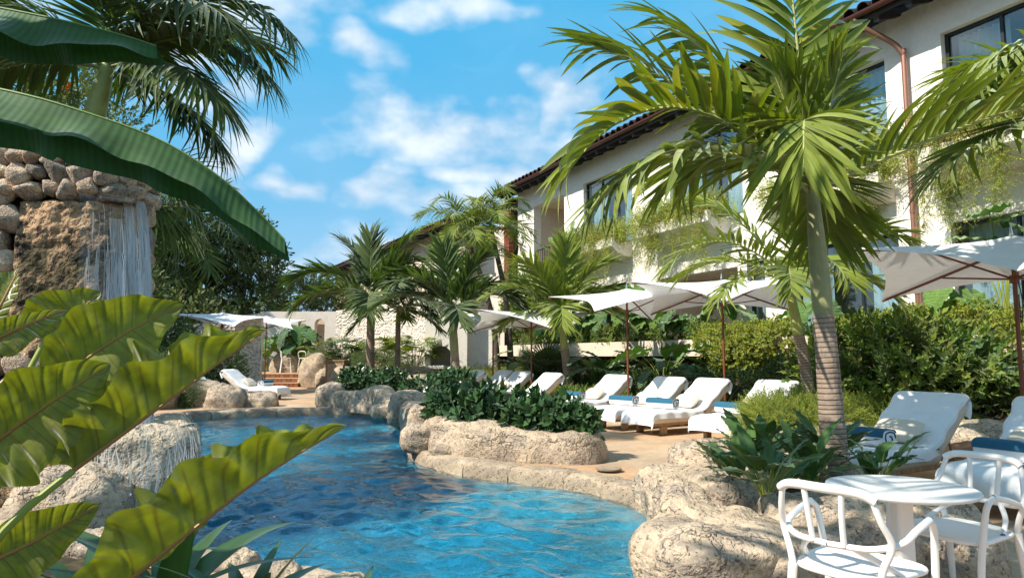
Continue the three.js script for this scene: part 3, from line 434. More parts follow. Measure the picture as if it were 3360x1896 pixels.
{ // rough stone pillar and wall at the left
  const b = thing('stone_pillar', 'rough plastered stone pillar with a dark wall behind the left parasol', 'pillar', [-10.45, 0, -26.9], 0.28);
  const g = new THREE.BoxGeometry(0.95, 2.95, 1.0, 16, 40, 16).translate(0, 1.45, 0); const m = toCreasedNormals(g, 2.2); part(b, 'pillar', boxUV(rockNoise(new THREE.BoxGeometry(0.95, 2.95, 1.0, 16, 44, 16).translate(0, 1.45, 0), 0.04, 2.5, 4), 0.28), M.stuccoRough);
  part(b, 'wall', boxUV(rockNoise(new THREE.BoxGeometry(3.4, 2.7, 0.6, 50, 40, 8).translate(-2.1, 1.33, -0.6), 0.05, 2.5, 9), 0.28), M.stuccoRough);
}
{ // steps of brick
  const b = thing('garden_steps', 'three terracotta brick steps rising between boulders', 'steps', [-10.6, 0, -31.1], 0.06); seed(3);
  for (let k = 0; k < 3; k++) { part(b, 'tread', rbx(1.72, 0.05, 0.5, 0.02, 0, 0.2 * (k + 1) - 0.025, -0.18 - k * 0.38, 0.5), M.deck); for (let i = 0; i < 8; i++) part(b, 'brick', rbx(0.198, 0.135, 0.12, 0.012, -0.735 + i * 0.21, 0.2 * k + 0.078, 0.0 - k * 0.38, 2), M.terracotta[Math.floor(rnd() * 3)]); part(b, 'riser_core', bx(1.7, 0.145, 0.3, 0, 0.2 * k + 0.076, -0.22 - k * 0.38), M.mortar); }
  part(b, 'landing', bx(4.4, 0.06, 3.5, 0.3, 0.565, -3.0, 0.3), M.deck);
}

// ------------------------------------------------------------------ raised beds (terrain)
{
  const m = new MB(); // between the loungers and the hotel
  m.grid(90, 16, (u, v) => { const s = lerp(23, -8, u), o = lerp(5.4, 0.8, v), p = onFacade(s, 0, o), h = sstep(0, 0.14, v) * 0.30 + 0.75 * sstep(0.2, 0.9, v); return [p.x, -0.05 + h + 0.06 * noise(p.x * 0.9, 0, p.z * 0.9), p.z, p.x, p.z]; });
  struct('planting_bed', m.geo(), M.soil);
  const n = new MB(); // rear terrace before the curved wall and fireplace
  n.grid(40, 24, (u, v) => { const x = lerp(-9.0, 3.0, u), z = lerp(-22.5, -36, v), e = sstep(0, 0.12, v) * sstep(0, 0.05, u); return [x - (1 - v) * -3.2 * (1 - u), -0.06 + e * (0.55 + 0.5 * v) + 0.06 * noise(x, 2, z), z, x, z]; });
  struct('rear_bed', n.geo(), M.soil);
  const l = new MB(); // bed on the left bank, from the foreground plants to the far trees
  l.grid(40, 60, (u, v) => { const z = lerp(3, -34, v), xe = z > -5 ? lerp(0.2, -3.2, sstep(3, -5, z)) - 0.3 : z > -8 ? lerp(-3.5, -5.9, (-5 - z) / 3) : lerp(-5.9, -13.5, clamp((-8 - z) / 13, 0, 1)), x = xe - u * 22, h = sstep(0, 0.06, u) * 0.35 + 0.4 * u; return [x, -0.05 + h * (z > 0 ? 0.4 : 1) + 0.08 * noise(x, 5, z), z, x, z]; });
  struct('left_bed', l.geo(), M.soil);
}
// ------------------------------------------------------------------ rock planters and boulders
const PLANT = {};
{ // kidney planter between the pool and the patio
  const k = thing('rock_planter', 'kidney-shaped coral rock planter on the pool edge, full of glossy leaves', 'planter');
  const ring = [[-1.15, -10.35], [-0.85, -9.95], [-0.2, -9.5], [0.45, -9.2], [0.95, -9.12], [1.08, -9.5], [0.85, -9.95], [0.2, -10.35], [-0.4, -10.85], [-0.95, -10.9]];
  part(k, 'rock_rim', sweepRock(ring, { closed: true, w: (t) => 0.46 + 0.06 * Math.sin(t * 12), h: (t) => 0.50 + 0.05 * Math.sin(t * 9 + 1), amp: 0.07, f: 1.9, seg: 190, nu: 30, off: 3, small: 0.5 }), M.rock);
  part(k, 'rock_foot', boulderGeo(0.30, 0.24, 0.30, { off: 4, det: 30 }).translate(-1.36, 0.18, -10.28), M.rock);
  part(k, 'rock_foot', boulderGeo(0.27, 0.34, 0.3, { off: 14, det: 30 }).translate(-1.38, 0.30, -10.75), M.rock);
  part(k, 'rock_foot', boulderGeo(0.2, 0.1, 0.14, { off: 24, det: 24 }).translate(-0.95, 0.06, -9.72), M.rock);
  soilFill(loop2(ring, 60), 0.36, k); PLANT.kidney = ring;
}
{ // long edging planter to the left of it
  const k = thing('rock_edging', 'long low coral rock edging along the far bend of the pool', 'planter');
  part(k, 'rock_rim', sweepRock([[-5.2, -19.6], [-4.9, -18.75], [-4.2, -18.15], [-3.35, -17.3], [-2.65, -16.2], [-2.15, -14.9], [-1.85, -13.5], [-1.75, -12.2], [-1.62, -11.4]], { w: (t) => 0.62 + 0.10 * Math.sin(t * 19), h: (t) => 0.60 + 0.10 * Math.sin(t * 23 + 1), amp: 0.13, f: 1.1, seg: 220, nu: 26, off: 8, small: 0.4 }), M.rock);
  part(k, 'boulder', boulderGeo(0.42, 0.46, 0.42, { off: 31 }).translate(-5.0, 0.22, -18.9), M.rock);
  part(k, 'boulder', boulderGeo(0.45, 0.42, 0.40, { off: 33 }).translate(-2.2, 0.26, -14.6), M.rock);
  part(k, 'boulder', boulderGeo(0.36, 0.2, 0.36, { off: 35 }).translate(-3.05, 0.08, -16.5), M.rockPale);
}
{ // round planter with the fern mound
  const k = thing('rock_planter', 'pale round rock planter overgrown with bright asparagus fern', 'planter'), ring = [[3.72, -10.75], [4.0, -10.25], [4.6, -10.05], [5.2, -10.25], [5.55, -10.75], [5.3, -11.25], [4.6, -11.4], [4.0, -11.2]];
  part(k, 'rock_rim', sweepRock(ring, { closed: true, w: 0.44, h: 0.44, amp: 0.09, f: 1.8, seg: 150, nu: 24, off: 51, small: 0.6 }), M.rockPale);
  soilFill(loop2(ring, 50), 0.34, k);
}
{ // big planter beside the table
  const k = thing('rock_planter', 'massive weathered boulder planter beside the white table, holding the big palm', 'planter');
  const ring = [[1.55, -6.5], [1.42, -5.7], [1.38, -4.95], [1.75, -4.55], [2.4, -4.6], [2.95, -4.9], [3.25, -5.5], [3.2, -6.4], [2.8, -7.2], [2.25, -7.35], [1.85, -7.05]];
  part(k, 'rock_rim', sweepRock(ring, { closed: true, w: (t) => 0.62 + 0.16 * Math.sin(t * 20 + 2), h: (t) => 0.42 + 0.06 * Math.sin(t * 17), amp: 0.12, f: 1.5, seg: 260, nu: 34, off: 61, small: 0.55 }), M.rock);
  part(k, 'boulder', boulderGeo(0.52, 0.26, 0.44, { off: 71, det: 44, amp: 0.15, flat: 0.55 }).translate(1.36, 0.05, -4.68), M.rock);
  part(k, 'boulder', boulderGeo(0.38, 0.36, 0.42, { off: 73, det: 36, amp: 0.14, flat: 0.6 }).translate(2.02, 0.20, -7.0), M.rock);
  part(k, 'boulder', boulderGeo(0.34, 0.26, 0.42, { off: 75, det: 34, amp: 0.16, flat: 0.6 }).translate(1.50, 0.10, -5.95), M.rock);
  part(k, 'boulder', boulderGeo(0.5, 0.24, 0.3, { off: 77, det: 34, amp: 0.16, flat: 0.6 }).translate(2.75, 0.10, -4.62), M.rock);
  part(k, 'boulder', boulderGeo(0.42, 0.24, 0.46, { off: 79, det: 34, amp: 0.15, flat: 0.6 }).translate(1.82, 0.22, -5.75), M.rock);
  part(k, 'boulder', boulderGeo(0.4, 0.24, 0.3, { off: 83, det: 34, amp: 0.15, flat: 0.6 }).translate(2.15, 0.18, -4.9), M.rock);
  soilFill(loop2(ring, 60), 0.17, k); PLANT.big = ring;
}
// low retaining rocks behind the loungers, one boulder each
seed(41);
const BL = ['under the large shrub', 'between the fern mound and the large shrub', 'at the foot of the strap lilies', 'beside the right parasol pole', 'behind the lounger beside the fern mound', 'behind the second parasol pole', 'next to the fern mound palm', 'between the two parasol poles', 'behind the first parasol pole', 'left of the black dish', 'beside the pale-shafted palm', 'under the spiky palmetto', 'below the far lounger', 'behind the round white speaker', 'at the foot of the dark-fronded palm']; let bi = 0;
for (const [x, z, s] of [[6.7, -9.9, 0.5], [6.0, -10.6, 0.42], [7.3, -9.0, 0.5], [7.9, -8.2, 0.55], [5.0, -13.2, 0.45], [4.2, -14.6, 0.42], [5.5, -12.6, 0.40], [3.6, -15.7, 0.42], [3.0, -17.2, 0.40], [2.2, -18.6, 0.42], [1.2, -20.1, 0.42], [0.0, -21.3, 0.42], [-1.6, -21.9, 0.46], [-2.6, -20.6, 0.40], [-3.4, -20.9, 0.48]])
  solo('boulder', `low coral boulder edging the bed, ${BL[bi++]}`, 'rock', boulderGeo(s * rr(1.1, 1.5), s * 0.72, s * rr(0.7, 1), { off: x * 7, det: 20 }).translate(x, 0.12, z), M.rockPale, 'boulders behind the loungers');
// boulders by the steps and the left bank
for (const [x, y, z, rx, ry, rz, label] of [
  [-9.15, 0.45, -31.6, 0.75, 1.0, 0.6, 'tall leaning boulder right of the brick steps'], [-8.45, 0.25, -31.2, 0.55, 0.6, 0.5, 'squat boulder between the steps and the litter bin'],
  [-11.3, 0.8, -34.0, 0.75, 0.75, 0.6, 'pale boulder at the top of the brick steps'], [-10.4, 0.7, -34.4, 0.9, 0.6, 0.6, 'wide boulder behind the white stools'],
  [-8.9, 0.15, -19.4, 0.8, 0.55, 0.6, 'boulder under the trailing fern at the far pool end'], [-7.9, 0.1, -18.9, 0.55, 0.5, 0.5, 'cracked boulder beside the far pool coping'], [-7.1, 0.05, -19.2, 0.5, 0.34, 0.45, 'small boulder in front of the left loungers'], [-9.9, 0.2, -18.3, 0.9, 0.55, 0.7, 'boulder at the corner of the left bank'],
  [-5.6, 0.5, -30.2, 0.9, 0.75, 0.6, 'stepped bed boulder beside the litter bin'], [-4.2, 0.45, -27.6, 1.1, 0.55, 0.6, 'long boulder holding the rear bed'], [-6.9, 0.35, -29.0, 0.8, 0.6, 0.6, 'boulder right behind the litter bin'], [-3.0, 0.25, -23.4, 0.9, 0.5, 0.5, 'mossy boulder under the green hedge'],
]) solo('boulder', label, 'rock', boulderGeo(rx, ry, rz, { off: x * 3 + z, det: 26, amp: 0.15 }).translate(x, y, z), M.rock);
// rocks at the near edge of the pool
seed(43);
for (const [x, z, s] of [[-2.5, -4.95, 0.17], [-2.2, -4.75, 0.12], [-1.9, -4.7, 0.15], [-1.5, -4.5, 0.12], [-3.0, -5.1, 0.2], [-1.0, -4.2, 0.14]])
  solo('edge_rock', 'rough pitted rock on the near pool edge, ' + { '-2.5': 'below the lowest big leaf', '-2.2': 'small, left of the long lily', '-1.9': 'behind the long lily', '-1.5': 'small, right of the long lily', '-3': 'against the waterfall boulders', '-1': 'beside the last lily' }[String(x)], 'rock', boulderGeo(s * 1.3, s * 0.7, s, { off: x * 9, det: 24, amp: 0.16 }).translate(x, 0.0, z), M.rock, 'rocks on the near pool edge');

// ------------------------------------------------------------------ waterfall tower of stones
{
  seed(51);
  const w = thing('waterfall_wall', 'tall dry-stone tower with a broad mossy slab behind the waterfall', 'stone wall');
  const cx = -4.35, cz = -7.15, r = 0.38;
  // distance a along the wall: negative on the front, then round the corner, then back along the side
  const at = (a, out = 0) => { const PH = 2.2, q = r * PH; if (a < 0) return [cx + a, cz + r + out, 0, 1]; if (a < q) { const t = a / r; return [cx + Math.sin(t) * (r + out), cz + Math.cos(t) * (r + out), Math.sin(t), Math.cos(t)]; } return [cx + Math.sin(PH) * (r + out) + Math.cos(PH) * (a - q), cz + Math.cos(PH) * (r + out) - Math.sin(PH) * (a - q), Math.sin(PH), Math.cos(PH)]; };
  const core = new MB(); core.grid(60, 1, (u, v) => { const p = at(lerp(-4.5, 3.2, u), -0.13); return [p[0], lerp(-0.8, 3.5, v), p[1], u * 8, v * 4]; }); core.grid(60, 1, (u, v) => { const p = at(lerp(-4.5, 3.2, u), -0.13); return [lerp(p[0], -6.5, v), 3.5, lerp(p[1], -9, v), u * 8, v * 4]; });
  part(w, 'core', core.geo(), M.mortar);
  const stoneGeo = (a, b, c, o) => { // chiselled stone: a ball cut by planes
    const m = new MB(), det = 11, pl = []; for (let k = 0; k < 10; k++) { const d = V(rr(-1, 1), rr(-1, 1), rr(-0.4, 1)).normalize(); pl.push([d, rr(0.62, 0.86)]); }
    m.grid(det * 2, det, (u, v) => { const A = u * 2 * Math.PI, B = (v - 0.5) * Math.PI; const p = V(Math.cos(A) * Math.cos(B), Math.sin(B), Math.sin(A) * Math.cos(B)); let s = 1.12; for (const [d, h] of pl) { const q = p.dot(d); if (q > 0.01) s = Math.min(s, h / q); } s = Math.min(s, 1.12) + 0.10 * fbm(p.x * 2.5 + o, p.y * 2.5, p.z * 2.5, 3); return [p.x * a * s, p.y * b * s, p.z * c * s]; });
    return boxUV(m.geo(), 1.6);
  };
  const put = (a, y, sw, sh, depth = 0.13, out = 0.0, mat) => { const p = at(a, out), q = part(w, 'stone', stoneGeo(sw * 0.60, sh * 0.62, depth, rnd() * 50), mat ?? M.stones[Math.min(5, Math.floor(rnd() * 6.2))]); q.position.set(p[0], y, p[1]); q.rotation.set(rr(-0.1, 0.1), Math.atan2(p[2], p[3]) + rr(-0.12, 0.12), rr(-0.4, 0.4)); };
  const field = (a0, a1, y0, y1, size, skip) => { let y = y0; while (y < y1) { const h = size * rr(0.8, 1.15); let a = a0 - rr(0, size * 0.5); while (a < a1) { const s = size * rr(0.85, 1.45); if (!skip || !skip(a + s / 2, y + h / 2)) put(a + s / 2, y + h / 2 + rr(-0.02, 0.02), s, h * rr(0.95, 1.2)); a += s * 0.94; } y += h * 0.93; } };
  field(-3.3, 1.1, 3.02, 3.58, 0.19, (a, y) => y > 3.62 - 0.2 * sstep(-0.2, 0.7, a));                       // crown of the tower
  for (let k = 0; k < 14; k++) put(-3 + k * 0.28, 3.55 + rr(-0.03, 0.03) - 0.1 * sstep(9, 13, k), 0.28, 0.2, 0.16, -0.12);
  field(-3.3, -0.72, -0.3, 3.0, 0.27, (a, y) => a > -0.78);                                                // left of the slab
  field(-0.9, -0.35, 0.1, 1.35, 0.21);
  field(0.9, 2.6, 0.2, 3.0, 0.28);
  // the slab: one broad face, pitted and mossy
  const sl = new MB(); sl.grid(90, 110, (u, v) => { const a = lerp(-0.78, 0.62, u), y = lerp(1.15, 3.04, v), e = Math.min(sstep(0, 0.10, u) * sstep(1, 0.92, u), sstep(0, 0.05, v) * sstep(1, 0.955, v)), p = at(a, -0.16 + 0.20 * e + 0.10 * e * fbm(a * 2.2 + 4, y * 1.7, 2, 4) + 0.035 * e * fbm(a * 11, y * 11, 5, 3)); return [p[0], y + 0.05 * fbm(a * 4, 3, 1, 2), p[1], a, y]; });
  part(w, 'slab', boxUV(sl.geo(), 0.8), M.slab);
  part(w, 'lip', boxUV(rockNoise(new THREE.BoxGeometry(0.5, 0.06, 0.34, 24, 3, 14).rotateY(-0.9).translate(-4.16, 3.0, -6.95), 0.04, 3, 2), 1), M.stones[3]);
  part(w, 'lower_rock', boulderGeo(0.60, 0.62, 0.5, { off: 91, det: 44, amp: 0.16, flat: 0.55 }).translate(-3.80, 0.16, -6.95), M.rockPale);
  part(w, 'lower_rock', boulderGeo(0.6, 0.5, 0.45, { off: 93, det: 36, amp: 0.14 }).translate(-4.5, 0.35, -6.7), M.slab);
  part(w, 'lower_rock', boulderGeo(0.5, 0.4, 0.5, { off: 95, det: 30, amp: 0.14 }).translate(-4.0, 0.0, -6.3), M.rock);
}
{ // the falling water
  seed(61);
  const f = thing('waterfall', 'thin sheet of white falling water spilling from the stone lip', 'waterfall');
  const fall = (u, v, o = 0) => { const L = V(-4.36, 3.03, -6.64), Q = V(-3.92, 3.0, -7.02), p = L.clone().lerp(Q, u), th = (0.20 + 0.20 * u + o) * Math.sqrt(v) * 1.05, y = lerp(3.035, 0.55, v) + 0.03 * Math.sin(Math.PI * Math.min(1, v * 9)); return V(p.x + th * 0.86 + 0.02 * v * Math.sin(u * 23), y, p.z + th * 0.45 + 0.015 * v * Math.sin(u * 31 + 1)); };
  const m = new MB(); m.grid(90, 70, (u, v) => { const o = 0.018 * v * Math.sin(u * 60 + 2 * noise(u * 9, v * 3, 1)) + 0.012 * noise(u * 26, v * 5, 3), p = fall(u, v, o); return [p.x, p.y, p.z]; });
  M.fallSheet = phy({ color: rgb(0.93, 0.95, 0.96), roughness: 0.06, transmission: 0.97, thickness: 0, ior: 1.33 });
  M.foam = phy({ color: rgb(0.92, 0.94, 0.96), roughness: 0.72, transmission: 0.72, thickness: 0 });
  part(f, 'water_sheet', m.geo(), M.fallSheet);
  M.veil = phy({ color: rgb(0.93, 0.95, 0.97), roughness: 0.55, transmission: 0.86, thickness: 0, ior: 1.33 });
  for (const [u0, u1, v0, v1] of [[0.42, 0.60, 0.10, 1], [0.64, 0.80, 0.03, 1], [0.83, 0.99, 0.0, 1], [0.15, 0.24, 0.3, 1]]) { const q = new MB(); q.grid(24, 60, (a, v) => { const vv = lerp(v0, v1, v), e = 0.03 * noise(a * 3, vv * 6, u0 * 9) * vv, p = fall(lerp(u0, u1, a) + e, vv, 0.006 + 0.02 * noise(lerp(u0, u1, a) * 40, vv * 3, 2)); return [p.x, p.y, p.z]; }); part(f, 'water_veil', q.geo(), M.veil); }
  const s = new MB();
  for (let k = 0; k < 620; k++) { const u0 = Math.pow(rnd(), 0.5), v0 = Math.pow(rnd(), 0.7) * 0.95, v1 = Math.min(1, v0 + rr(0.05, 0.38)), w0 = rr(0.0006, 0.004) * (rnd() < 0.10 ? 3 : 1), ph = rr(0, 9); s.grid(2, 8, (a, b) => { const v = lerp(v0, v1, b), p = fall(u0 + 0.012 * Math.sin(b * 5 + ph) + (a - 0.5) * w0 * (1 + 3 * v) * 2.2 * Math.sin(Math.PI * Math.pow(b, 0.5)), v, 0.012 + 0.01 * (a === 0.5 ? 1 : 0)); return [p.x, p.y, p.z]; }); }
  part(f, 'water_strands', s.geo(), M.foam).userData.kind = 'stuff';
  const t = new MB(); // water running down over the lower rock
  for (let k = 0; k < 160; k++) { const a = lerp(-0.5, 1.5, rnd()), w0 = rr(0.001, 0.008), y0 = rr(0.2, 0.86), y1 = y0 - rr(0.25, 0.8); t.grid(2, 8, (u, v) => { const y = lerp(y0, y1, v), rad = 0.60 * Math.sqrt(Math.max(0.1, 1 - ((y - 0.22) / 0.86) ** 2)) + 0.06, aa = a + (u - 0.5) * w0 * 2.5 * Math.sin(Math.PI * (0.08 + 0.9 * v)) + 0.03 * Math.sin(v * 6 + k); return [-3.78 + Math.sin(aa) * rad * 1.04, Math.max(y, -0.13), -6.95 + Math.cos(aa) * rad * 0.9]; }); }
  part(f, 'running_water', t.geo(), M.foam).userData.kind = 'stuff';
  const dg = new THREE.SphereGeometry(1, 6, 5), n = 900, sp = new THREE.InstancedMesh(dg, M.foam, n), m4 = new THREE.Matrix4(); // spray where it lands
  for (let k = 0; k < n; k++) { const low = rnd() < 0.45, p = low ? V(-3.75 + rr(-0.7, 0.75), WATER_Y + 0.5 * rnd() ** 4, -6.6 + rr(-0.25, 0.5)) : fall(rnd(), 0.98, 0).add(V(rr(-0.25, 0.25), 0.28 * rnd() ** 2 - 0.03, rr(-0.2, 0.2))), r = 0.002 + 0.006 * rnd() ** 3; sp.setMatrixAt(k, m4.makeScale(r, r, r).setPosition(p)); }
  sp.name = 'spray'; sp.userData.kind = 'stuff'; f.add(sp);
}
// ------------------------------------------------------------------ plant builders
// palm leaflet: base at the origin, along +x, one metre long, folded along its midrib
function leafletGeo(seg, w, fold, droop, jag, curl = 0) {
  const m = new MB(); let prev = null;
  for (let k = 0; k <= seg; k++) {
    const t = k / seg, ww = w * (0.30 + 0.70 * sstep(0, 0.22, t)) * (1 - 0.94 * Math.pow(t, jag)), y = -droop * t * t, z = curl * t * t, row = seg > 2 ? [m.v(t, y + fold * ww, z - ww, t, 0), m.v(t, y, z, t, 0.5), m.v(t, y + fold * ww, z + ww, t, 1)] : [m.v(t, y, z - ww, t, 0), m.v(t, y, z + ww, t, 1)];
    if (prev) for (let i = 0; i + 1 < row.length; i++) m.q(prev[i], prev[i + 1], row[i + 1], row[i]);
    prev = row;
  }
  return m.geo();
}
const LEAFLETS = { fine: [0, 1, 2, 3, 4, 5].map((k) => leafletGeo(7, 0.043 + 0.007 * (k % 3), 0.45, 0.14 + 0.11 * k, 3.2 + (k % 2) * 2, 0.05 * ((k % 3) - 1))), mid: [0, 1, 2, 3].map((k) => leafletGeo(4, 0.060, 0.4, 0.12 + 0.12 * k, 2.6, 0.06 * ((k % 3) - 1))), thin: [0, 1, 2, 3].map((k) => leafletGeo(4, 0.040, 0.4, 0.18 + 0.16 * k, 2.0, 0.05 * ((k % 3) - 1))), far: [0, 1, 2].map((k) => leafletGeo(3, 0.042, 0.3, 0.12 + 0.15 * k, 2.2)) };
// a frond: rachis from base along dir, bending down; returns rachis points and leaflet matrices
function frondPlan({ base = V(0, 0, 0), dir, len = 1.8, sag = 0.9, n = 34, leaf = 0.55, lift = 0.45, roll = 0, bare = 0.16, rag = 0.12, side = null, fwd = 1 }) {
  const N = 26, pts = [base.clone()], tan = [], d0 = dir.clone().normalize(); let p = base.clone();
  for (let k = 0; k < N; k++) { const t = (k + 0.5) / N, d = d0.clone().addScaledVector(V(0, -1, 0), sag * Math.pow(t, 1.5)); if (side) d.addScaledVector(side, t * t); d.normalize(); tan.push(d); p = p.clone().addScaledVector(d, len / N); pts.push(p); }
  tan.push(tan[N - 1]);
  const out = [], s0 = V().crossVectors(d0, V(0, 1, 0)); if (s0.length() < 0.15) s0.set(1, 0, 0); s0.normalize();
  for (let k = 0; k < n; k++) {
    const t = lerp(bare, 0.995, (k + 0.3 * rnd()) / n), q = t * N, i = Math.min(N - 1, Math.floor(q)), P = pts[i].clone().lerp(pts[i + 1], q - i), Tn = tan[i];
    let S = s0.clone().addScaledVector(Tn, -s0.dot(Tn)).normalize(); S.applyAxisAngle(Tn, roll); const U = V().crossVectors(S, Tn).normalize();
    for (const sg of [-1, 1]) {
      const a = lerp(1.28, 0.30, Math.pow(t, 1.3)) * fwd + rr(-rag, rag), l = leaf * (0.50 + 0.62 * Math.sin(Math.PI * clamp(0.10 + 0.72 * t, 0, 1))) * (t > 0.9 ? lerp(1, 0.62, (t - 0.9) * 10) : 1) * rr(0.88, 1.1), lf = lift + rr(-rag, rag) * 1.6;
      const X = Tn.clone().multiplyScalar(Math.cos(a)).addScaledVector(S, sg * Math.sin(a) * Math.cos(lf)).addScaledVector(U, Math.sin(a) * Math.sin(lf)).normalize();
      const Z = Tn.clone().addScaledVector(X, -Tn.dot(X)).normalize(); if (sg < 0) Z.negate(); let Y = V().crossVectors(Z, X); if (Y.dot(U) < 0) { Y.negate(); Z.negate(); }
      const tw = rr(-0.35, 0.35); Y.applyAxisAngle(X, tw); Z.applyAxisAngle(X, tw);
      const wd = l * rr(0.85, 1.15); out.push({ m: new THREE.Matrix4().makeBasis(X.multiplyScalar(l), Y.multiplyScalar(l), Z.multiplyScalar(wd)).setPosition(P), l, t });
    }
  }
  return { pts, out };
}
// kind of palm: fronds listed or spread evenly; each frond is a part, near palms have each leaflet as a sub-part
function frondPart(parent, o) {
  const { pts, out } = frondPlan(o), mats = o.mats ?? M.frond, set = LEAFLETS[o.set ?? 'mid'], rac = tube(pts.filter((_, k) => k % 2 === 0 || k === pts.length - 1), (t) => (o.rad ?? 0.016) * (1 - 0.85 * t) + 0.002, 0, 5, 14);
  const fr = part(parent, 'frond', rac, o.rachis ?? M.rachis);
  if (o.single) for (const q of out) { const lf = new THREE.Mesh(set[Math.floor(rnd() * set.length)], mats[rnd() < 0.07 ? 3 : Math.floor(rnd() * 3)]); lf.name = 'leaflet'; lf.applyMatrix4(q.m); fr.add(lf); }
  else { const mb = [new MB(), new MB()], k0 = Math.floor(rnd() * 2); for (const q of out) mb[rnd() < 0.7 ? 0 : 1].add(set[Math.floor(rnd() * set.length)], q.m); mb.forEach((b, k) => { if (b.p.length) part(fr, 'leaflets', b.geo(), mats[(k0 + k * 2) % 3 + (k && rnd() < 0.2 ? 0 : 0)]); }); }
  return fr;
}
function palmTrunk(t, pts, r0, r1, mat, shaft, shaftLen, shaftR, shaftMat) { // ringed trunk and smooth crownshaft
  part(t, 'trunk', tube(pts, (u) => lerp(r0, r1, Math.pow(u, 0.7)) * (1 + 0.25 * Math.exp(-u * 14)), 0, 20, 30), mat);
  if (shaft) { const e = pts[pts.length - 1], d = e.clone().sub(pts[pts.length - 2]).normalize(); part(t, 'crownshaft', tube([e.clone().addScaledVector(d, -0.02), e.clone().addScaledVector(d, shaftLen * 0.5), e.clone().addScaledVector(d, shaftLen)], (u) => lerp(shaftR, shaftR * 0.55, Math.pow(u, 1.5)) * (1 + 0.10 * Math.sin(u * 3.1)), 0, 18, 14), shaftMat ?? M.shaft); return e.clone().addScaledVector(d, shaftLen * 0.96); }
  return pts[pts.length - 1];
}
function palm(label, [x, y, z], o) {
  seed(o.seed ?? 1); const t = thing(o.name ?? 'palm_tree', label, 'palm', [x, y, z], 0, o.group), lean = o.lean ?? [0, 0], h = o.h;
  const pts = [0, 0.33, 0.66, 1].map((u) => V(lean[0] * u * u, h * u, lean[1] * u * u));
  const top = palmTrunk(t, pts, o.r ?? 0.13, (o.r1 ?? (o.r ?? 0.13) * 0.8), o.bark ?? M.bark, (o.shaft ?? 0.8) > 0, o.shaft ?? 0.8, o.shaftR ?? (o.r ?? 0.13) * 0.95, o.shaftMat);
  const list = o.fronds ?? Array.from({ length: o.n ?? 10 }, (_, k) => { const a = k * 2.399 + (o.turn ?? 0), e = lerp(1.25, o.low ?? -0.1, k / ((o.n ?? 10) - 1)); return { dir: V(Math.cos(a) * Math.cos(e), Math.sin(e), Math.sin(a) * Math.cos(e)), len: (o.len ?? 1.8) * rr(0.85, 1.1), sag: (o.sag ?? 1.0) * rr(0.8, 1.2) }; });
  list.forEach((f) => { const d = f.dir.clone().normalize(); frondPart(t, { base: top.clone().addScaledVector(d, 0.02).add(V(0, rr(-0.06, 0.04), 0)), n: o.leaves ?? 30, leaf: o.leaf ?? 0.5, lift: o.lift ?? 0.4, set: o.set, mats: o.mats, rachis: o.rachis, single: o.single, rad: o.rad, rag: o.rag ?? 0.14, fwd: o.fwd ?? 1, roll: rr(-0.25, 0.25), ...f }); });
  return t;
}

// leaf shapes for shrubs, one small leaf along +x
function smallLeaf(l, w, fold = 0.25, bend = 0.15, seg = 2) { const m = new MB(); let pr = null; for (let k = 0; k <= seg; k++) { const t = k / seg, ww = w * Math.sin(Math.PI * clamp(0.06 + 0.94 * t, 0, 1)) + 0.0006, row = [m.v(l * t, fold * ww - bend * l * t * t, -ww, t, 0), m.v(l * t, -bend * l * t * t, 0, t, 0.5), m.v(l * t, fold * ww - bend * l * t * t, ww, t, 1)]; if (pr) { m.q(pr[0], pr[1], row[1], row[0]); m.q(pr[1], pr[2], row[2], pr[2]); m.i.splice(-3); m.i.splice(-3); m.q(pr[1], pr[2], row[2], row[1]); } pr = row; } return m.geo(); }
function sprigGeo({ n = 9, len = 0.22, leaf = 0.06, w = 0.016, spread = 1.0, bend = 0.25, stem = true, tip = true }) { // a twig with leaves
  const m = new MB(), lg = smallLeaf(leaf, w); const dir = V(0, 1, 0); 
  for (let k = 0; k < n; k++) { const t = (k + 0.5) / n, a = k * 2.4, e = lerp(spread, 0.35, t), X = V(Math.cos(a) * Math.sin(e), Math.cos(e), Math.sin(a) * Math.sin(e)), Z = V().crossVectors(X, V(0, 1, 0)).normalize(), Y = V().crossVectors(Z, X); const s = rr(0.8, 1.2); m.add(lg, new THREE.Matrix4().makeBasis(X.multiplyScalar(s), Y.multiplyScalar(s), Z.multiplyScalar(s)).setPosition(V(bend * len * t * t, len * t, 0))); }
  if (stem) { const a = m.v(-0.003, 0, 0), b = m.v(0.003, 0, 0), c = m.v(bend * len, len, 0); m.f(a, b, c); }
  return m.geo();
}
seed(99);
const SPRIG = {
  citrus: sprigGeo({ n: 11, len: 0.26, leaf: 0.085, w: 0.021 }), round: sprigGeo({ n: 9, len: 0.18, leaf: 0.065, w: 0.024 }), tiny: sprigGeo({ n: 16, len: 0.24, leaf: 0.030, w: 0.0075, spread: 1.25 }), vine: sprigGeo({ n: 14, len: 0.34, leaf: 0.040, w: 0.0115, spread: 1.2, bend: 0.5 }),
  fern: sprigGeo({ n: 34, len: 0.30, leaf: 0.034, w: 0.0028, spread: 1.35, bend: 0.5 }), tree: sprigGeo({ n: 9, len: 0.55, leaf: 0.21, w: 0.055 }), treeFine: sprigGeo({ n: 12, len: 0.5, leaf: 0.14, w: 0.03 }), lance: sprigGeo({ n: 8, len: 0.10, leaf: 0.26, w: 0.016, spread: 1.1 }), paddle: sprigGeo({ n: 6, len: 0.10, leaf: 0.17, w: 0.045, spread: 1.15 }), paddleS: sprigGeo({ n: 7, len: 0.12, leaf: 0.13, w: 0.034, spread: 1.1 }),
};
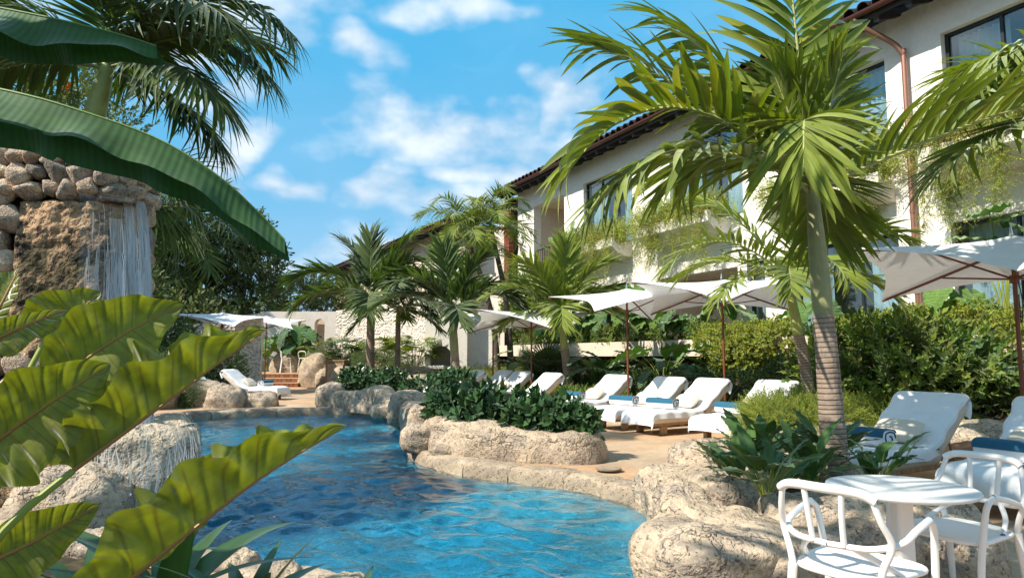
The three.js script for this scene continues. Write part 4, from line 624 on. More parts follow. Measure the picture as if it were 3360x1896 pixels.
// foliage: copies of a sprig over blobs [x, y, z, rx, ry, rz]; mostly in the outer shell, pointing outwards and up
function foliage(parent, name, sprig, mat, blobs, n, { up = 0.5, shell = 0.55, s0 = 0.8, s1 = 1.25, tint = 0.25, hang = 0, floor = -9 } = {}) {
  const vol = blobs.map((b) => Math.pow(b[3] * b[4] * b[5], 0.75)), tot = vol.reduce((a, b) => a + b, 0), im = new THREE.InstancedMesh(sprig, mat, n), q = new THREE.Quaternion(), q2 = new THREE.Quaternion(), M4 = new THREE.Matrix4(), c = new THREE.Color(); let k = 0, tries = 0;
  while (k < n && tries++ < n * 3) {
    let r = rnd() * tot, i = 0; while (i < vol.length - 1 && (r -= vol[i]) > 0) i++;
    const b = blobs[i], d = V(rr(-1, 1), rr(-1, 1), rr(-1, 1)); if (d.lengthSq() > 1 || d.lengthSq() < 0.01) continue; d.normalize();
    const rad = lerp(1, Math.cbrt(rnd()), shell) * (1 + 0.35 * noise(d.x * 2.2 + b[0] * 3, d.y * 2.2 + i, d.z * 2.2)), p = V(b[0] + d.x * b[3] * rad, b[1] + d.y * b[4] * rad, b[2] + d.z * b[5] * rad); if (p.y < floor) continue;
    const dd = d.clone().add(V(rr(-0.6, 0.6), up + rr(-0.5, 0.5) - hang, rr(-0.6, 0.6))).normalize(); q.setFromUnitVectors(V(0, 1, 0), dd); q2.setFromAxisAngle(V(0, 1, 0), rr(0, 6.28)); q.multiply(q2); const s = rr(s0, s1);
    M4.compose(p, q, V(s, s, s)); im.setMatrixAt(k, M4); const g = noise(p.x * 1.3, p.y * 1.3, p.z * 1.3) * 0.6, v = 1 + tint * (rr(-1, 1) + g), y = rr(-0.5, 0.5) * tint; im.setColorAt(k, c.setRGB(clamp(v + y, 0.3, 1.7), clamp(v, 0.3, 1.6), clamp(v - y, 0.3, 1.6))); k++;
  }
  im.count = k; im.name = name; im.userData.kind = 'stuff'; parent.add(im); return im;
}
function shrub(name, label, category, blobs, sprig, mat, n, o = {}) {
  const b0 = blobs[0], t = thing(name, label, category, [b0[0], o.base ?? 0, b0[2]], 0, o.group), loc = blobs.map((b) => [b[0] - b0[0], b[1] - (o.base ?? 0), b[2] - b0[2], b[3], b[4], b[5]]);
  const st = []; for (const b of loc) for (let k = 0; k < (o.stems ?? 3); k++) { const a = rr(0, 6.28); st.push(tube([V(b[0] * 0.8, Math.max(-0.1, b[1] - b[4] - 0.1), b[2] * 0.8), V(b[0] + Math.cos(a) * b[3] * 0.3, b[1], b[2] + Math.sin(a) * b[5] * 0.3), V(b[0] + Math.cos(a) * b[3] * 0.7, b[1] + b[4] * 0.7, b[2] + Math.sin(a) * b[5] * 0.7)], o.stemR ?? 0.014, 0.004, 5, 6)); }
  if (!o.noStem) part(t, 'stems', merge(st), M.wood);
  foliage(t, 'foliage', SPRIG[sprig], mat, loc, n, o); return t;
}
function tree(name, label, [x, y, z], h, blobs, sprig, mat, n, o = {}) {
  const t = thing(name, label, 'tree', [x, y, z], 0, o.group), limbs = [tube([V(0, -0.2, 0), V(rr(-0.2, 0.2), h * 0.5, 0), V(rr(-0.3, 0.3), h, 0)], o.r ?? 0.18, 0.05, 9, 10)];
  part(t, 'trunk', limbs[0], M.wood);
  part(t, 'limbs', merge(blobs.map((b) => tube([V(0, h * 0.5, 0), V(b[0] * 0.5, lerp(h * 0.6, b[1], 0.5), b[2] * 0.5), V(b[0], b[1] + b[4] * 0.3, b[2])], 0.06, 0.015, 5, 7))), M.wood);
  foliage(t, 'crown', SPRIG[sprig], mat, blobs, n, o); return t;
}
// big leaf: blade along +x from the petiole end, heart or lance shaped, with waves; width w, length l
function bigLeaf(l, w, { lobe = 0.22, wave = 0.05, waves = 5, droop = 0.25, fold = 0.25, nu = 14, nv = 18, ph = 0, tear = 0, peak = 0.35 } = {}) {
  const m = new MB(); m.grid(nu, nv, (u, v) => {
    const s = u * 2 - 1, as = Math.abs(s), t = v, ww = w * Math.pow(Math.sin(Math.PI * clamp(0.03 + 0.97 * Math.pow(t, Math.log(0.5) / Math.log(peak)), 0, 1)), 0.75) * 0.5 + w * 0.004;
    const back = lobe * l * as * as * Math.pow(1 - t, 2.2), X = l * t - back + 0.05 * l * as * (1 - t) , wv = wave * w * as * as * Math.sin(t * Math.PI * 2 * waves + (s > 0 ? 0.7 : 0) + ph);
    return [X, -droop * l * t * t + fold * ww * as * (1 - 0.5 * as) + wv, s * ww * (1 + (tear ? tear * noise(t * 14, s * 3, ph) : 0)), u, v];
  });
  return m.geo();
}
const EARS = [0, 1, 2].map((k) => bigLeaf(1, 0.78, { ph: k * 2, lobe: 0.34, wave: 0.05 + 0.015 * k, droop: 0.18 + 0.12 * k, fold: 0.22, peak: 0.30 }));
const PADDLES = [0, 1, 2].map((k) => bigLeaf(1, 0.36, { ph: k * 2, lobe: 0.10, wave: 0.05, droop: 0.2 + 0.12 * k, fold: 0.35, peak: 0.42 }));
function orient(o, dir, roll = 0) { const X = dir.clone().normalize(), S = V().crossVectors(X, V(0, 1, 0)); if (S.length() < 0.1) S.set(0, 0, 1); S.normalize(); const Y = V().crossVectors(S, X); Y.applyAxisAngle(X, roll); const Z = V().crossVectors(X, Y); o.quaternion.setFromRotationMatrix(new THREE.Matrix4().makeBasis(X, Y, Z)); }
// alocasia and its like: leaves on long stalks; leaves [azimuth, stalk height, reach, blade length, tilt]
function elephantEar(name, label, [x, y, z], n, { h = 1.0, reach = 0.5, size = 0.55, mats = M.ear, shapes = EARS, sd = 1, group, face = null, tilt = -0.5, stalk = M.petiole, r = 0.014 } = {}) {
  seed(sd); const t = thing(name, label, 'plant', [x, y, z], 0, group);
  for (let k = 0; k < n; k++) {
    const a = face !== null ? face + rr(-1.4, 1.4) : k * 2.399 + rr(-0.3, 0.3), hh = h * rr(0.55, 1.05), rc = reach * rr(0.4, 1.1), tip = V(Math.cos(a) * rc, hh, Math.sin(a) * rc), s = size * rr(0.7, 1.15);
    part(t, 'stalk', tube([V(rr(-0.05, 0.05), -0.05, rr(-0.05, 0.05)), V(tip.x * 0.35, hh * 0.62, tip.z * 0.35), tip], r, r * 0.45, 6, 8), stalk);
    const lf = part(t, 'leaf', shapes[k % shapes.length], mats[Math.floor(rnd() * mats.length)]); lf.position.copy(tip); lf.scale.setScalar(s); const e = tilt + rr(-0.35, 0.5); orient(lf, V(Math.cos(a) * Math.cos(e), Math.sin(e), Math.sin(a) * Math.cos(e)), rr(-0.3, 0.3)); lf.translateX(-0.12 * s);
  }
  return t;
}
// fan palms and lady palms: leaf of narrow fingers
function fanGeo(n, l, w, spread, droop) { const m = new MB(), lg = leafletGeo(4, w, 0.4, droop, 2.6); for (let k = 0; k < n; k++) { const a = lerp(-spread, spread, k / (n - 1)), L = l * (1 - 0.25 * Math.abs(a / spread)) * rr(0.9, 1.1); m.add(lg, new THREE.Matrix4().makeRotationY(a).multiply(new THREE.Matrix4().makeScale(L, L, L))); } return m.geo(); }
seed(7);
const FANS = { lady: [0, 1, 2].map((k) => fanGeo(9, 0.30, 0.065, 1.5, 0.15 + 0.1 * k)), fan: [0, 1].map((k) => fanGeo(26, 0.6, 0.03, 1.9, 0.06 + 0.1 * k)), agave: null };
function fanPlant(name, label, [x, y, z], n, { h = 0.8, r = 0.5, set = 'lady', mats, sd = 1, s = 1, group, up = 0.3 } = {}) {
  seed(sd); const t = thing(name, label, 'plant', [x, y, z], 0, group), st = [];
  for (let k = 0; k < n; k++) { const a = rr(0, 6.28), hh = h * rr(0.25, 1), rc = r * Math.sqrt(rnd()), p = V(Math.cos(a) * rc, hh, Math.sin(a) * rc); st.push(tube([V(p.x * 0.4, 0, p.z * 0.4), V(p.x * 0.6, hh * 0.6, p.z * 0.6), p], 0.008, 0.004, 4, 4)); const lf = part(t, 'leaf', FANS[set][Math.floor(rnd() * FANS[set].length)], mats[Math.floor(rnd() * 3)]); lf.position.copy(p); lf.scale.setScalar(s * rr(0.75, 1.2)); const e = up + rr(-0.5, 0.6); orient(lf, V(Math.cos(a) * Math.cos(e), Math.sin(e), Math.sin(a) * Math.cos(e)), rr(-0.4, 0.4)); }
  part(t, 'stems', merge(st), M.stem); return t;
}
// tuft of long blades
function tuft(name, label, [x, y, z], n, { l = 0.6, w = 0.03, mat = M.shrub, sd = 1, group, sag = 0.9, e0 = 0.7, jag = 2.4, parts = true } = {}) {
  seed(sd); const t = thing(name, label, 'plant', [x, y, z], 0, group);
  const gs = [0, 1, 2].map((k) => leafletGeo(8, w, 0.35, sag * (0.3 + 0.35 * k), jag));
  for (let k = 0; k < n; k++) { const a = k * 2.399, e = lerp(1.35, e0 * 0.4, Math.pow(k / n, 0.8)) + rr(-0.15, 0.15), lf = part(t, 'blade', gs[k % 3], mat); const L = l * rr(0.7, 1.15); lf.position.set(Math.cos(a) * 0.03, 0, Math.sin(a) * 0.03); lf.scale.set(L, L, L); orient(lf, V(Math.cos(a) * Math.cos(e), Math.sin(e), Math.sin(a) * Math.cos(e)), rr(-0.2, 0.2)); }
  return t;
}
// ------------------------------------------------------------------ palms
{ // the big palm: its five foremost fronds have every leaflet as a piece of its own
  seed(101);
  const t = thing('palm_tree', 'big palm with a ringed grey trunk rising from the boulder planter', 'palm', [2.82, 0.3, -6.0]);
  const top = palmTrunk(t, [V(0, 0, 0), V(-0.015, 0.5, 0), V(-0.03, 1.0, 0), V(-0.045, 1.46, -0.01)], 0.122, 0.090, M.bark, true, 1.2, 0.084, M.shaftGrey);
  const F = (o) => frondPart(t, { base: top.clone().add(V(0, rr(-0.12, 0.02), 0)), n: 37, leaf: 0.68, set: 'fine', rad: 0.022, rag: 0.12, ...o });
  F({ dir: V(-0.03, 1, -0.05), len: 3.2, sag: 0.10, single: true, lift: 0.25, roll: 0.1, leaf: 0.85 });
  F({ dir: V(-0.80, 0.86, 0.10), len: 2.75, sag: 1.75, single: true, lift: 0.65 });
  F({ dir: V(-0.95, 0.50, 0.18), len: 2.25, sag: 1.45, single: true, lift: 0.12 });
  F({ dir: V(0.92, 0.42, 0.16), len: 2.7, sag: 0.25, single: true, lift: 0.85 });
  F({ dir: V(-0.22, 1.05, 0.42), len: 1.5, sag: 2.3, n: 32, lift: 0.1, leaf: 0.62 });
  F({ dir: V(0.35, 0.35, -0.55), len: 1.15, sag: 2.0, lift: 0.1, leaf: 0.62 });
  F({ dir: V(-0.45, 1.0, -0.25), len: 2.5, sag: 0.5, lift: 0.2 });
  F({ dir: V(-0.75, 0.95, -0.35), len: 2.9, sag: 0.45, lift: 0.3 });
  F({ dir: V(0.30, 1.0, -0.60), len: 2.3, sag: 0.7, lift: 0.3 });
  F({ dir: V(-0.40, 0.75, -0.7), len: 2.0, sag: 1.2, lift: 0.2 });
  F({ dir: V(0.12, 0.9, 0.2), len: 1.2, sag: 0.3, lift: 0.5, leaf: 0.45 });
  F({ dir: V(-0.25, 0.9, 0.1), len: 1.1, sag: 0.4, lift: 0.4, leaf: 0.5 });
}
palm('slender bright palm growing out of the fern mound', [4.74, 0.3, -10.85], { seed: 111, h: 1.45, r: 0.105, r1: 0.085, shaft: 0.9, shaftR: 0.082, shaftMat: M.shaftPale, lean: [-0.14, 0], leaf: 0.52, leaves: 30, mats: M.frond, set: 'mid', fronds: [
  { dir: V(-0.9, 0.75, 0.25), len: 2.5, sag: 1.6 }, { dir: V(-0.7, 0.2, 0.4), len: 1.7, sag: 1.3 }, { dir: V(-0.5, 1, -0.2), len: 2.3, sag: 1.0 }, { dir: V(0.1, 1, 0.1), len: 2.2, sag: 0.25 }, { dir: V(0.7, 0.8, 0.2), len: 2.1, sag: 1.3 }, { dir: V(0.8, 0.3, 0.3), len: 1.7, sag: 1.5 }, { dir: V(0.2, 0.6, 0.9), len: 1.6, sag: 1.7 }, { dir: V(-0.3, 0.4, 0.8), len: 1.5, sag: 1.6 }, { dir: V(0.4, 0.7, -0.8), len: 2, sag: 1.2 }, { dir: V(-0.8, 0.6, -0.6), len: 2, sag: 1.2 }] });
palm('palm with a pale green shaft standing behind the middle loungers', [1.62, 0.1, -19.5], { seed: 121, h: 1.5, r: 0.15, r1: 0.12, shaft: 0.98, shaftR: 0.11, shaftMat: M.shaftPale, lean: [-0.1, 0], leaf: 0.78, leaves: 36, fwd: 0.82, mats: M.frond, fronds: [
  { dir: V(0.05, 1, 0.1), len: 2.2, sag: 0.15 }, { dir: V(0.5, 1, 0.3), len: 2.2, sag: 0.8 }, { dir: V(-0.45, 1, 0.35), len: 2.2, sag: 0.9 }, { dir: V(-0.9, 0.9, 0.1), len: 2.4, sag: 1.2 }, { dir: V(-0.9, 0.3, 0.3), len: 1.9, sag: 1.3 }, { dir: V(0.9, 0.8, 0.2), len: 2.4, sag: 1.2 }, { dir: V(0.9, 0.35, 0.2), len: 2.0, sag: 1.3 }, { dir: V(-0.05, 0.6, 0.9), len: 1.6, sag: 1.9 }, { dir: V(0.4, 0.9, -0.6), len: 2.2, sag: 0.8 }, { dir: V(-0.5, 0.9, -0.6), len: 2.2, sag: 0.8 }] });
palm('palm with one upright dark frond rising behind the glossy planter', [-1.69, 0.25, -20.5], { seed: 131, h: 1.25, r: 0.17, r1: 0.13, shaft: 1.3, shaftR: 0.13, shaftMat: M.shaftGrey, lean: [-0.05, 0], leaf: 0.82, leaves: 36, fwd: 0.82, mats: M.frondDeep, fronds: [
  { dir: V(-0.14, 1, 0.05), len: 2.1, sag: 0.12 }, { dir: V(0.4, 1, 0.3), len: 2.3, sag: 0.9 }, { dir: V(-0.55, 0.8, 0.4), len: 2.3, sag: 1.2 }, { dir: V(-0.85, 0.5, 0.2), len: 2.5, sag: 1.2 }, { dir: V(-0.6, 0.9, 0.2), len: 2.4, sag: 1.1 }, { dir: V(0.85, 0.62, 0.45), len: 2.5, sag: 1.3 }, { dir: V(0.9, 0.9, 0.1), len: 2.3, sag: 1.4 }, { dir: V(0.2, 0.4, 0.9), len: 1.5, sag: 1.6 }, { dir: V(0.3, 0.9, -0.6), len: 2.2, sag: 1 }] });
palm('palm with broad dark arching fronds beside the litter bin', [-5.44, 0.5, -26], { seed: 141, h: 1.9, r: 0.2, r1: 0.15, shaft: 1.25, shaftR: 0.15, shaftMat: M.shaftGrey, leaf: 0.98, leaves: 38, fwd: 0.82, mats: M.frondDeep, fronds: [
  { dir: V(-0.05, 1, -0.05), len: 2.5, sag: 0.12 }, { dir: V(0.6, 0.9, 0.3), len: 2.9, sag: 1.1 }, { dir: V(-0.9, 0.85, 0.1), len: 3.5, sag: 1.3 }, { dir: V(-0.9, 0.35, 0.3), len: 3.0, sag: 1.3 }, { dir: V(0.45, 1.0, 0.0), len: 2.9, sag: 0.6 }, { dir: V(0.9, 0.6, 0.1), len: 2.7, sag: 1.3 }, { dir: V(0.95, 0.2, 0.4), len: 3.0, sag: 0.9 }, { dir: V(-0.35, 1.0, -0.2), len: 2.9, sag: 0.7 }, { dir: V(0.1, 0.3, 0.9), len: 2, sag: 1.6 }, { dir: V(0.3, 0.8, -0.7), len: 2.6, sag: 1 }] });
palm('small palm with a thin trunk before the rough curved wall', [-4.49, 0.6, -26.6], { seed: 151, h: 2.1, r: 0.12, r1: 0.10, shaft: 0.5, shaftR: 0.1, leaf: 0.75, leaves: 32, n: 11, len: 2.3, mats: M.frondDeep, low: 0.0, sag: 1.3, turn: 0.5 });
palm('tall thin palm with a dark leaning trunk, left of the pair by the tower', [-0.5, 0.6, -24], { seed: 161, h: 4.7, r: 0.12, r1: 0.085, bark: M.barkDark, shaft: 0.65, shaftR: 0.085, lean: [-1.0, 0], leaf: 0.5, leaves: 36, n: 16, len: 1.95, set: 'thin', mats: M.frond, low: -0.25, sag: 1.5 });
palm('tall thin palm with a dark leaning trunk, right of the pair by the tower', [-0.04, 0.8, -24.3], { seed: 171, h: 4.75, r: 0.12, r1: 0.085, bark: M.barkDark, shaft: 0.7, shaftR: 0.085, lean: [-0.62, 0], leaf: 0.5, leaves: 36, n: 17, len: 2.05, set: 'thin', mats: M.frond, low: -0.25, sag: 1.5, turn: 1 });
palm('tall palm with a smooth green shaft and long drooping fronds above the waterfall tower', [-6.75, 0, -9.6], { seed: 181, h: 4.55, r: 0.17, r1: 0.15, shaft: 1.15, shaftR: 0.15, shaftMat: M.shaftPale, lean: [0.55, 0], leaf: 0.80, leaves: 62, set: 'thin', mats: M.frondDeep, rachis: M.rachisDark, rad: 0.026, lift: 0.0, fronds: [
  { dir: V(0.85, 0.80, 0.15), len: 3.4, sag: 1.55 }, { dir: V(0.9, 0.40, 0.2), len: 3.0, sag: 1.5 }, { dir: V(0.8, 0.05, 0.3), len: 2.5, sag: 1.3 }, { dir: V(0.6, -0.15, -0.1), len: 2.0, sag: 1.1 }, { dir: V(0.35, 1, 0.2), len: 2.9, sag: 1.2 }, { dir: V(-0.7, 0.7, 0.2), len: 2.8, sag: 1.4 }, { dir: V(-0.8, 0.1, 0.2), len: 2.4, sag: 1.3 }, { dir: V(0.2, 1.0, 0.6), len: 2.4, sag: 0.9 }, { dir: V(0.6, 0.9, -0.5), len: 3.0, sag: 1.2 }, { dir: V(-0.3, 0.8, -0.7), len: 2.8, sag: 1.2 }, { dir: V(-0.6, 0.6, 0.4), len: 2.4, sag: 1.3 }, { dir: V(0.7, 0.6, 0.35), len: 2.8, sag: 1.4 }] });
palm('palm reaching in with feathery fronds over the parasol by the drainpipe', [6.45, 0.2, -6.9], { seed: 191, h: 3.0, r: 0.13, r1: 0.11, shaft: 0.9, shaftR: 0.1, lean: [-0.1, 0], leaf: 0.6, leaves: 34, mats: M.frond, fronds: [
  { dir: V(-0.75, 0.80, 0.1), len: 1.9, sag: 1.7, lift: 0.0, set: 'thin', leaf: 0.7 }, { dir: V(-0.95, 0.15, 0.12), len: 2.1, sag: 0.9, lift: 0.35 }, { dir: V(-0.95, -0.22, 0.1), len: 2.1, sag: 0.45, lift: 0.3, leaf: 0.7 }, { dir: V(-0.75, 1.0, -0.1), len: 2.0, sag: 1.9, lift: 0, set: 'thin', leaf: 0.75 }, { dir: V(-0.6, 0.5, 0.5), len: 1.6, sag: 1.6 }, { dir: V(0.2, 1, 0.1), len: 2.2, sag: 0.6 }, { dir: V(0.8, 0.5, 0.2), len: 2, sag: 1.2 }, { dir: V(-0.3, 0.9, -0.6), len: 2.0, sag: 1.1, set: 'thin' }, { dir: V(-0.55, 0.75, -0.35), len: 1.9, sag: 1.5, lift: 0, set: 'thin', leaf: 0.7 }] });
palm('tall palm standing beside the viewpoint, shading the table and boulders', [-3.6, 0.1, -1.9], { seed: 195, h: 4.0, r: 0.14, r1: 0.11, shaft: 1.0, shaftR: 0.1, lean: [1.7, -0.3], leaf: 0.6, leaves: 26, n: 11, len: 2.2, low: 0.15, sag: 0.7, set: 'mid', mats: M.frond });
// darker palms on the left bank
palm('dense dark feather palm behind the waterfall', [-18.2, 0.2, -37.6], { seed: 201, h: 7.6, r: 0.16, bark: M.barkDark, shaft: 0.7, leaf: 1.25, leaves: 44, n: 18, len: 4.2, set: 'thin', mats: M.frondDeep, rachis: M.rachisDark, low: -0.6, sag: 1.4 });
palm('second dark feather palm, lower, on the left bank', [-20.2, 0.2, -39.0], { seed: 211, h: 5.8, r: 0.15, bark: M.barkDark, shaft: 0.6, leaf: 1.2, leaves: 40, n: 16, len: 4.0, set: 'thin', mats: M.frondDeep, rachis: M.rachisDark, low: -0.5, sag: 1.4, turn: 2 });
palm('short bright palm beside the broad tree on the left bank', [-17.0, 0.2, -39.6], { seed: 221, h: 3.2, r: 0.1, shaft: 0.4, leaf: 0.8, leaves: 28, n: 9, len: 2.2, set: 'thin', mats: M.frond, low: 0, sag: 1.2 });
{ // fan palm with hanging fingers
  seed(231); const t = thing('fan_palm', 'fan palm with drooping shredded leaves beside the waterfall tower', 'palm', [-7.0, 0.1, -12.2]);
  part(t, 'trunk', tube([V(0, 0, 0), V(0.1, 2, 0), V(0.2, 4.1, 0)], 0.14, 0.11, 12, 10), M.barkDark); const g = [0, 1].map((k) => fanGeo(24, 0.95, 0.028, 2.2, 0.5 + 0.3 * k));
  for (let k = 0; k < 22; k++) { const a = k * 2.4, e = lerp(1.0, -0.7, k / 21), d = V(Math.cos(a) * Math.cos(e), Math.sin(e), Math.sin(a) * Math.cos(e)), p = V(0.2, 4.1, 0).addScaledVector(d, 0.7); part(t, 'stalk', tube([V(0.2, 4.05, 0), p], 0.012, 0.008, 5, 3), M.rachisDark); const lf = part(t, 'leaf', g[k % 2], M.frondDeep[k % 3]); lf.position.copy(p); orient(lf, d.clone().add(V(0, -0.35, 0)), rr(-0.4, 0.4)); }
}

// ------------------------------------------------------------------ trees
seed(301);
tree('broadleaf_tree', 'broadleaf tree with an open sunlit edge above the left parasol', [-16.2, 0, -40.5], 6, [[0.7, 6.6, 0.4, 1.7, 1.6, 1.6], [-1.2, 7.6, 0, 1.8, 1.6, 1.7], [1.2, 5.0, 0.4, 1.4, 1.2, 1.3], [0.0, 8.9, 0, 1.2, 1.2, 1.2], [-3.1, 6, 0, 2.1, 2.2, 1.8], [1.4, 7.7, 0, 0.8, 0.8, 0.8]], 'tree', M.treeDark, 1700, { shell: 0.5, tint: 0.45 });
tree('broadleaf_tree', 'dark leafy tree filling the bank behind the waterfall', [-15.5, 0, -23], 4.2, [[0, 4.6, 0, 2.2, 2.0, 2], [1.8, 3.0, 0.5, 1.6, 1.6, 1.6], [-2, 3.4, 0, 2, 1.8, 1.8], [2.6, 1.8, 0, 1.4, 1.4, 1.4]], 'tree', M.treeDark, 2400, { shell: 0.5 });
tree('pale_tree', 'airy grey-green tree beyond the curved wall', [-13.6, 0, -43], 4.2, [[0, 5.1, 0, 1.8, 1.0, 1.5], [2.0, 4.9, 0, 1.6, 0.9, 1.4], [3.6, 5.0, 0, 1.2, 1.0, 1.2], [-1.7, 5.9, 0, 1.0, 0.7, 1], [1.0, 6.1, 0, 1.0, 0.6, 1]], 'treeFine', M.treeFar, 1500, { shell: 0.5, s0: 0.7 });
{
  const t = tree('flowering_tree', 'leafy tree with orange flower clusters behind the banana leaves', [-10.6, 0, -14.2], 5.2, [[0, 6.6, 0, 1.5, 1.1, 1.3], [1.4, 6.0, 0, 1.0, 0.9, 1], [-1.5, 6.4, 0, 1.4, 1.2, 1.3], [0.6, 7.4, 0, 1.1, 0.8, 1]], 'treeFine', M.treeFar, 1300, { shell: 0.4, s0: 0.6, s1: 0.95 });
  const fg = sprigGeo({ n: 12, len: 0.12, leaf: 0.13, w: 0.03, spread: 1.2 }); for (const [x, y, z] of [[1.55, 6.1, 0.9], [0.2, 7.3, 1.1], [1.5, 6.75, 0.9], [-0.9, 6.7, 1.2], [0.9, 6.9, 1.0]]) { const f = part(t, 'flower_cluster', fg, M.orange); f.position.set(x, y, z); f.scale.setScalar(1.2); }
}
// wooded ground far behind
for (const [x, z, h, n] of [[-30, -52, 5, 700], [-22, -58, 5.4, 700], [-38, -44, 6, 700], [-20, -32, 5.2, 900], [-21, -26, 5.5, 900], [-17.5, -36.5, 4.0, 700]]) { seed(400 + n + Math.round(x)); tree('bank_tree', 'round leafy tree on the left bank, ' + { '-30': 'far beyond the garden wall', '-22': 'behind the pale airy tree', '-38': 'tallest and farthest left', '-20': 'behind the feather palms', '-21': 'left of the feather palms', '-17.5': 'just behind the garden wall' }[String(x)], [x, 0, z], h * 0.6, [[0, h * 0.7, 0, h * 0.5, h * 0.4, h * 0.5], [h * 0.3, h * 0.5, 0, h * 0.36, h * 0.3, h * 0.36], [-h * 0.3, h * 0.5, 0, h * 0.36, h * 0.32, h * 0.36]], 'tree', M.treeDark, n, { s0: 1.2, s1: 2, shell: 0.5, group: 'trees closing the left bank' }); }

// ------------------------------------------------------------------ shrubs and beds
const at = (s, o, y) => { const p = onFacade(s, y, o); return [p.x, y, p.z]; };
const blob = (s, o, y, r, h = r) => [...at(s, o, y), r, h, r];
seed(501);
shrub('large_shrub', 'large leafy green shrub beside the big palm trunk', 'shrub', [[6.5, 1.0, -11.2, 0.85, 0.9, 0.8], [5.9, 0.95, -11.9, 0.7, 0.8, 0.7], [7.2, 0.95, -10.9, 0.7, 0.65, 0.6], [6.3, 1.5, -11.5, 0.45, 0.4, 0.4], [6.95, 1.35, -11.2, 0.4, 0.35, 0.4]], 'citrus', M.shrub, 1250, { base: 0.1, shell: 0.5, tint: 0.45, s0: 1.1, s1: 1.8 });
shrub('dark_shrub', 'deep green shrub mass under the terrace planter, behind the right loungers', 'shrub', [[8.6, 0.4, -10.3, 0.6, 0.45, 0.6], [7.7, 0.5, -11.4, 0.8, 0.7, 0.7], [6.6, 0.6, -13.0, 0.8, 0.6, 0.7], [5.9, 0.7, -14.2, 0.8, 0.6, 0.7]], 'round', M.shrubDark, 2200, { shell: 0.6 });
shrub('dark_shrub', 'deep green shrub row behind the middle loungers', 'shrub', [[5.2, 0.6, -15.5, 0.7, 0.4, 0.6], [4.5, 0.6, -16.8, 0.7, 0.42, 0.6], [3.7, 0.6, -18.2, 0.7, 0.4, 0.6], [2.9, 0.6, -19.6, 0.7, 0.42, 0.6], [2.2, 0.65, -21.1, 0.7, 0.45, 0.6], [1.4, 0.7, -22.6, 0.7, 0.5, 0.6]], 'round', M.shrubDark, 2600, { shell: 0.6 });
shrub('lime_hedge', 'yellow-green hedge of fine leaves spilling over the terrace planter by the drainpipe', 'hedge', [blob(0.6, 1.2, 1.9, 0.45, 0.32), blob(-0.3, 1.3, 1.95, 0.5, 0.35), blob(-1.2, 1.3, 1.9, 0.5, 0.35), blob(-2.2, 1.3, 1.9, 0.5, 0.35), blob(1.4, 1.2, 1.9, 0.4, 0.3)], 'round', M.shrubLime, 1700, { base: 1.5, noStem: false });
shrub('lime_hedge', 'yellow-green hedge tumbling down the terrace planter behind the second parasol', 'hedge', [blob(4.6, 1.5, 1.75, 0.5, 0.4), blob(5.4, 1.5, 1.75, 0.5, 0.4), blob(3.8, 1.5, 1.7, 0.5, 0.45), blob(4.2, 2.0, 1.3, 0.5, 0.5), blob(3.2, 1.6, 1.8, 0.4, 0.4)], 'round', M.shrubLime, 2000, { base: 1.2 });
shrub('planter_greenery', 'mixed low greenery in the terrace planter under the far window', 'shrub', [blob(18, 0.7, 2.0, 0.6, 0.35), blob(16.4, 0.7, 2.0, 0.7, 0.4), blob(14.6, 0.8, 2.0, 0.7, 0.35), blob(12.8, 0.8, 2.0, 0.7, 0.4), blob(11, 0.8, 2.0, 0.7, 0.4), blob(9.4, 0.8, 2.0, 0.7, 0.4), blob(7.8, 0.8, 2.0, 0.7, 0.35), blob(6.5, 0.8, 2.0, 0.6, 0.35)], 'round', M.shrub, 2600, { base: 1.6, tint: 0.5 });
shrub('climber', 'dense climbing greenery hiding the building corner beside the brick pilaster', 'climber', [blob(19.2, 0.5, 4.6, 0.7, 0.9), blob(18.2, 0.6, 4.0, 0.9, 1.0), blob(17.0, 0.6, 4.3, 0.8, 0.9), blob(18.6, 0.6, 3.0, 0.9, 0.8), blob(16.4, 0.6, 3.2, 0.8, 0.9), blob(15.4, 0.6, 4.7, 0.6, 0.5), blob(19.5, 0.5, 3.4, 0.6, 0.9)], 'round', M.shrub, 3400, { base: 1.6, tint: 0.5 });
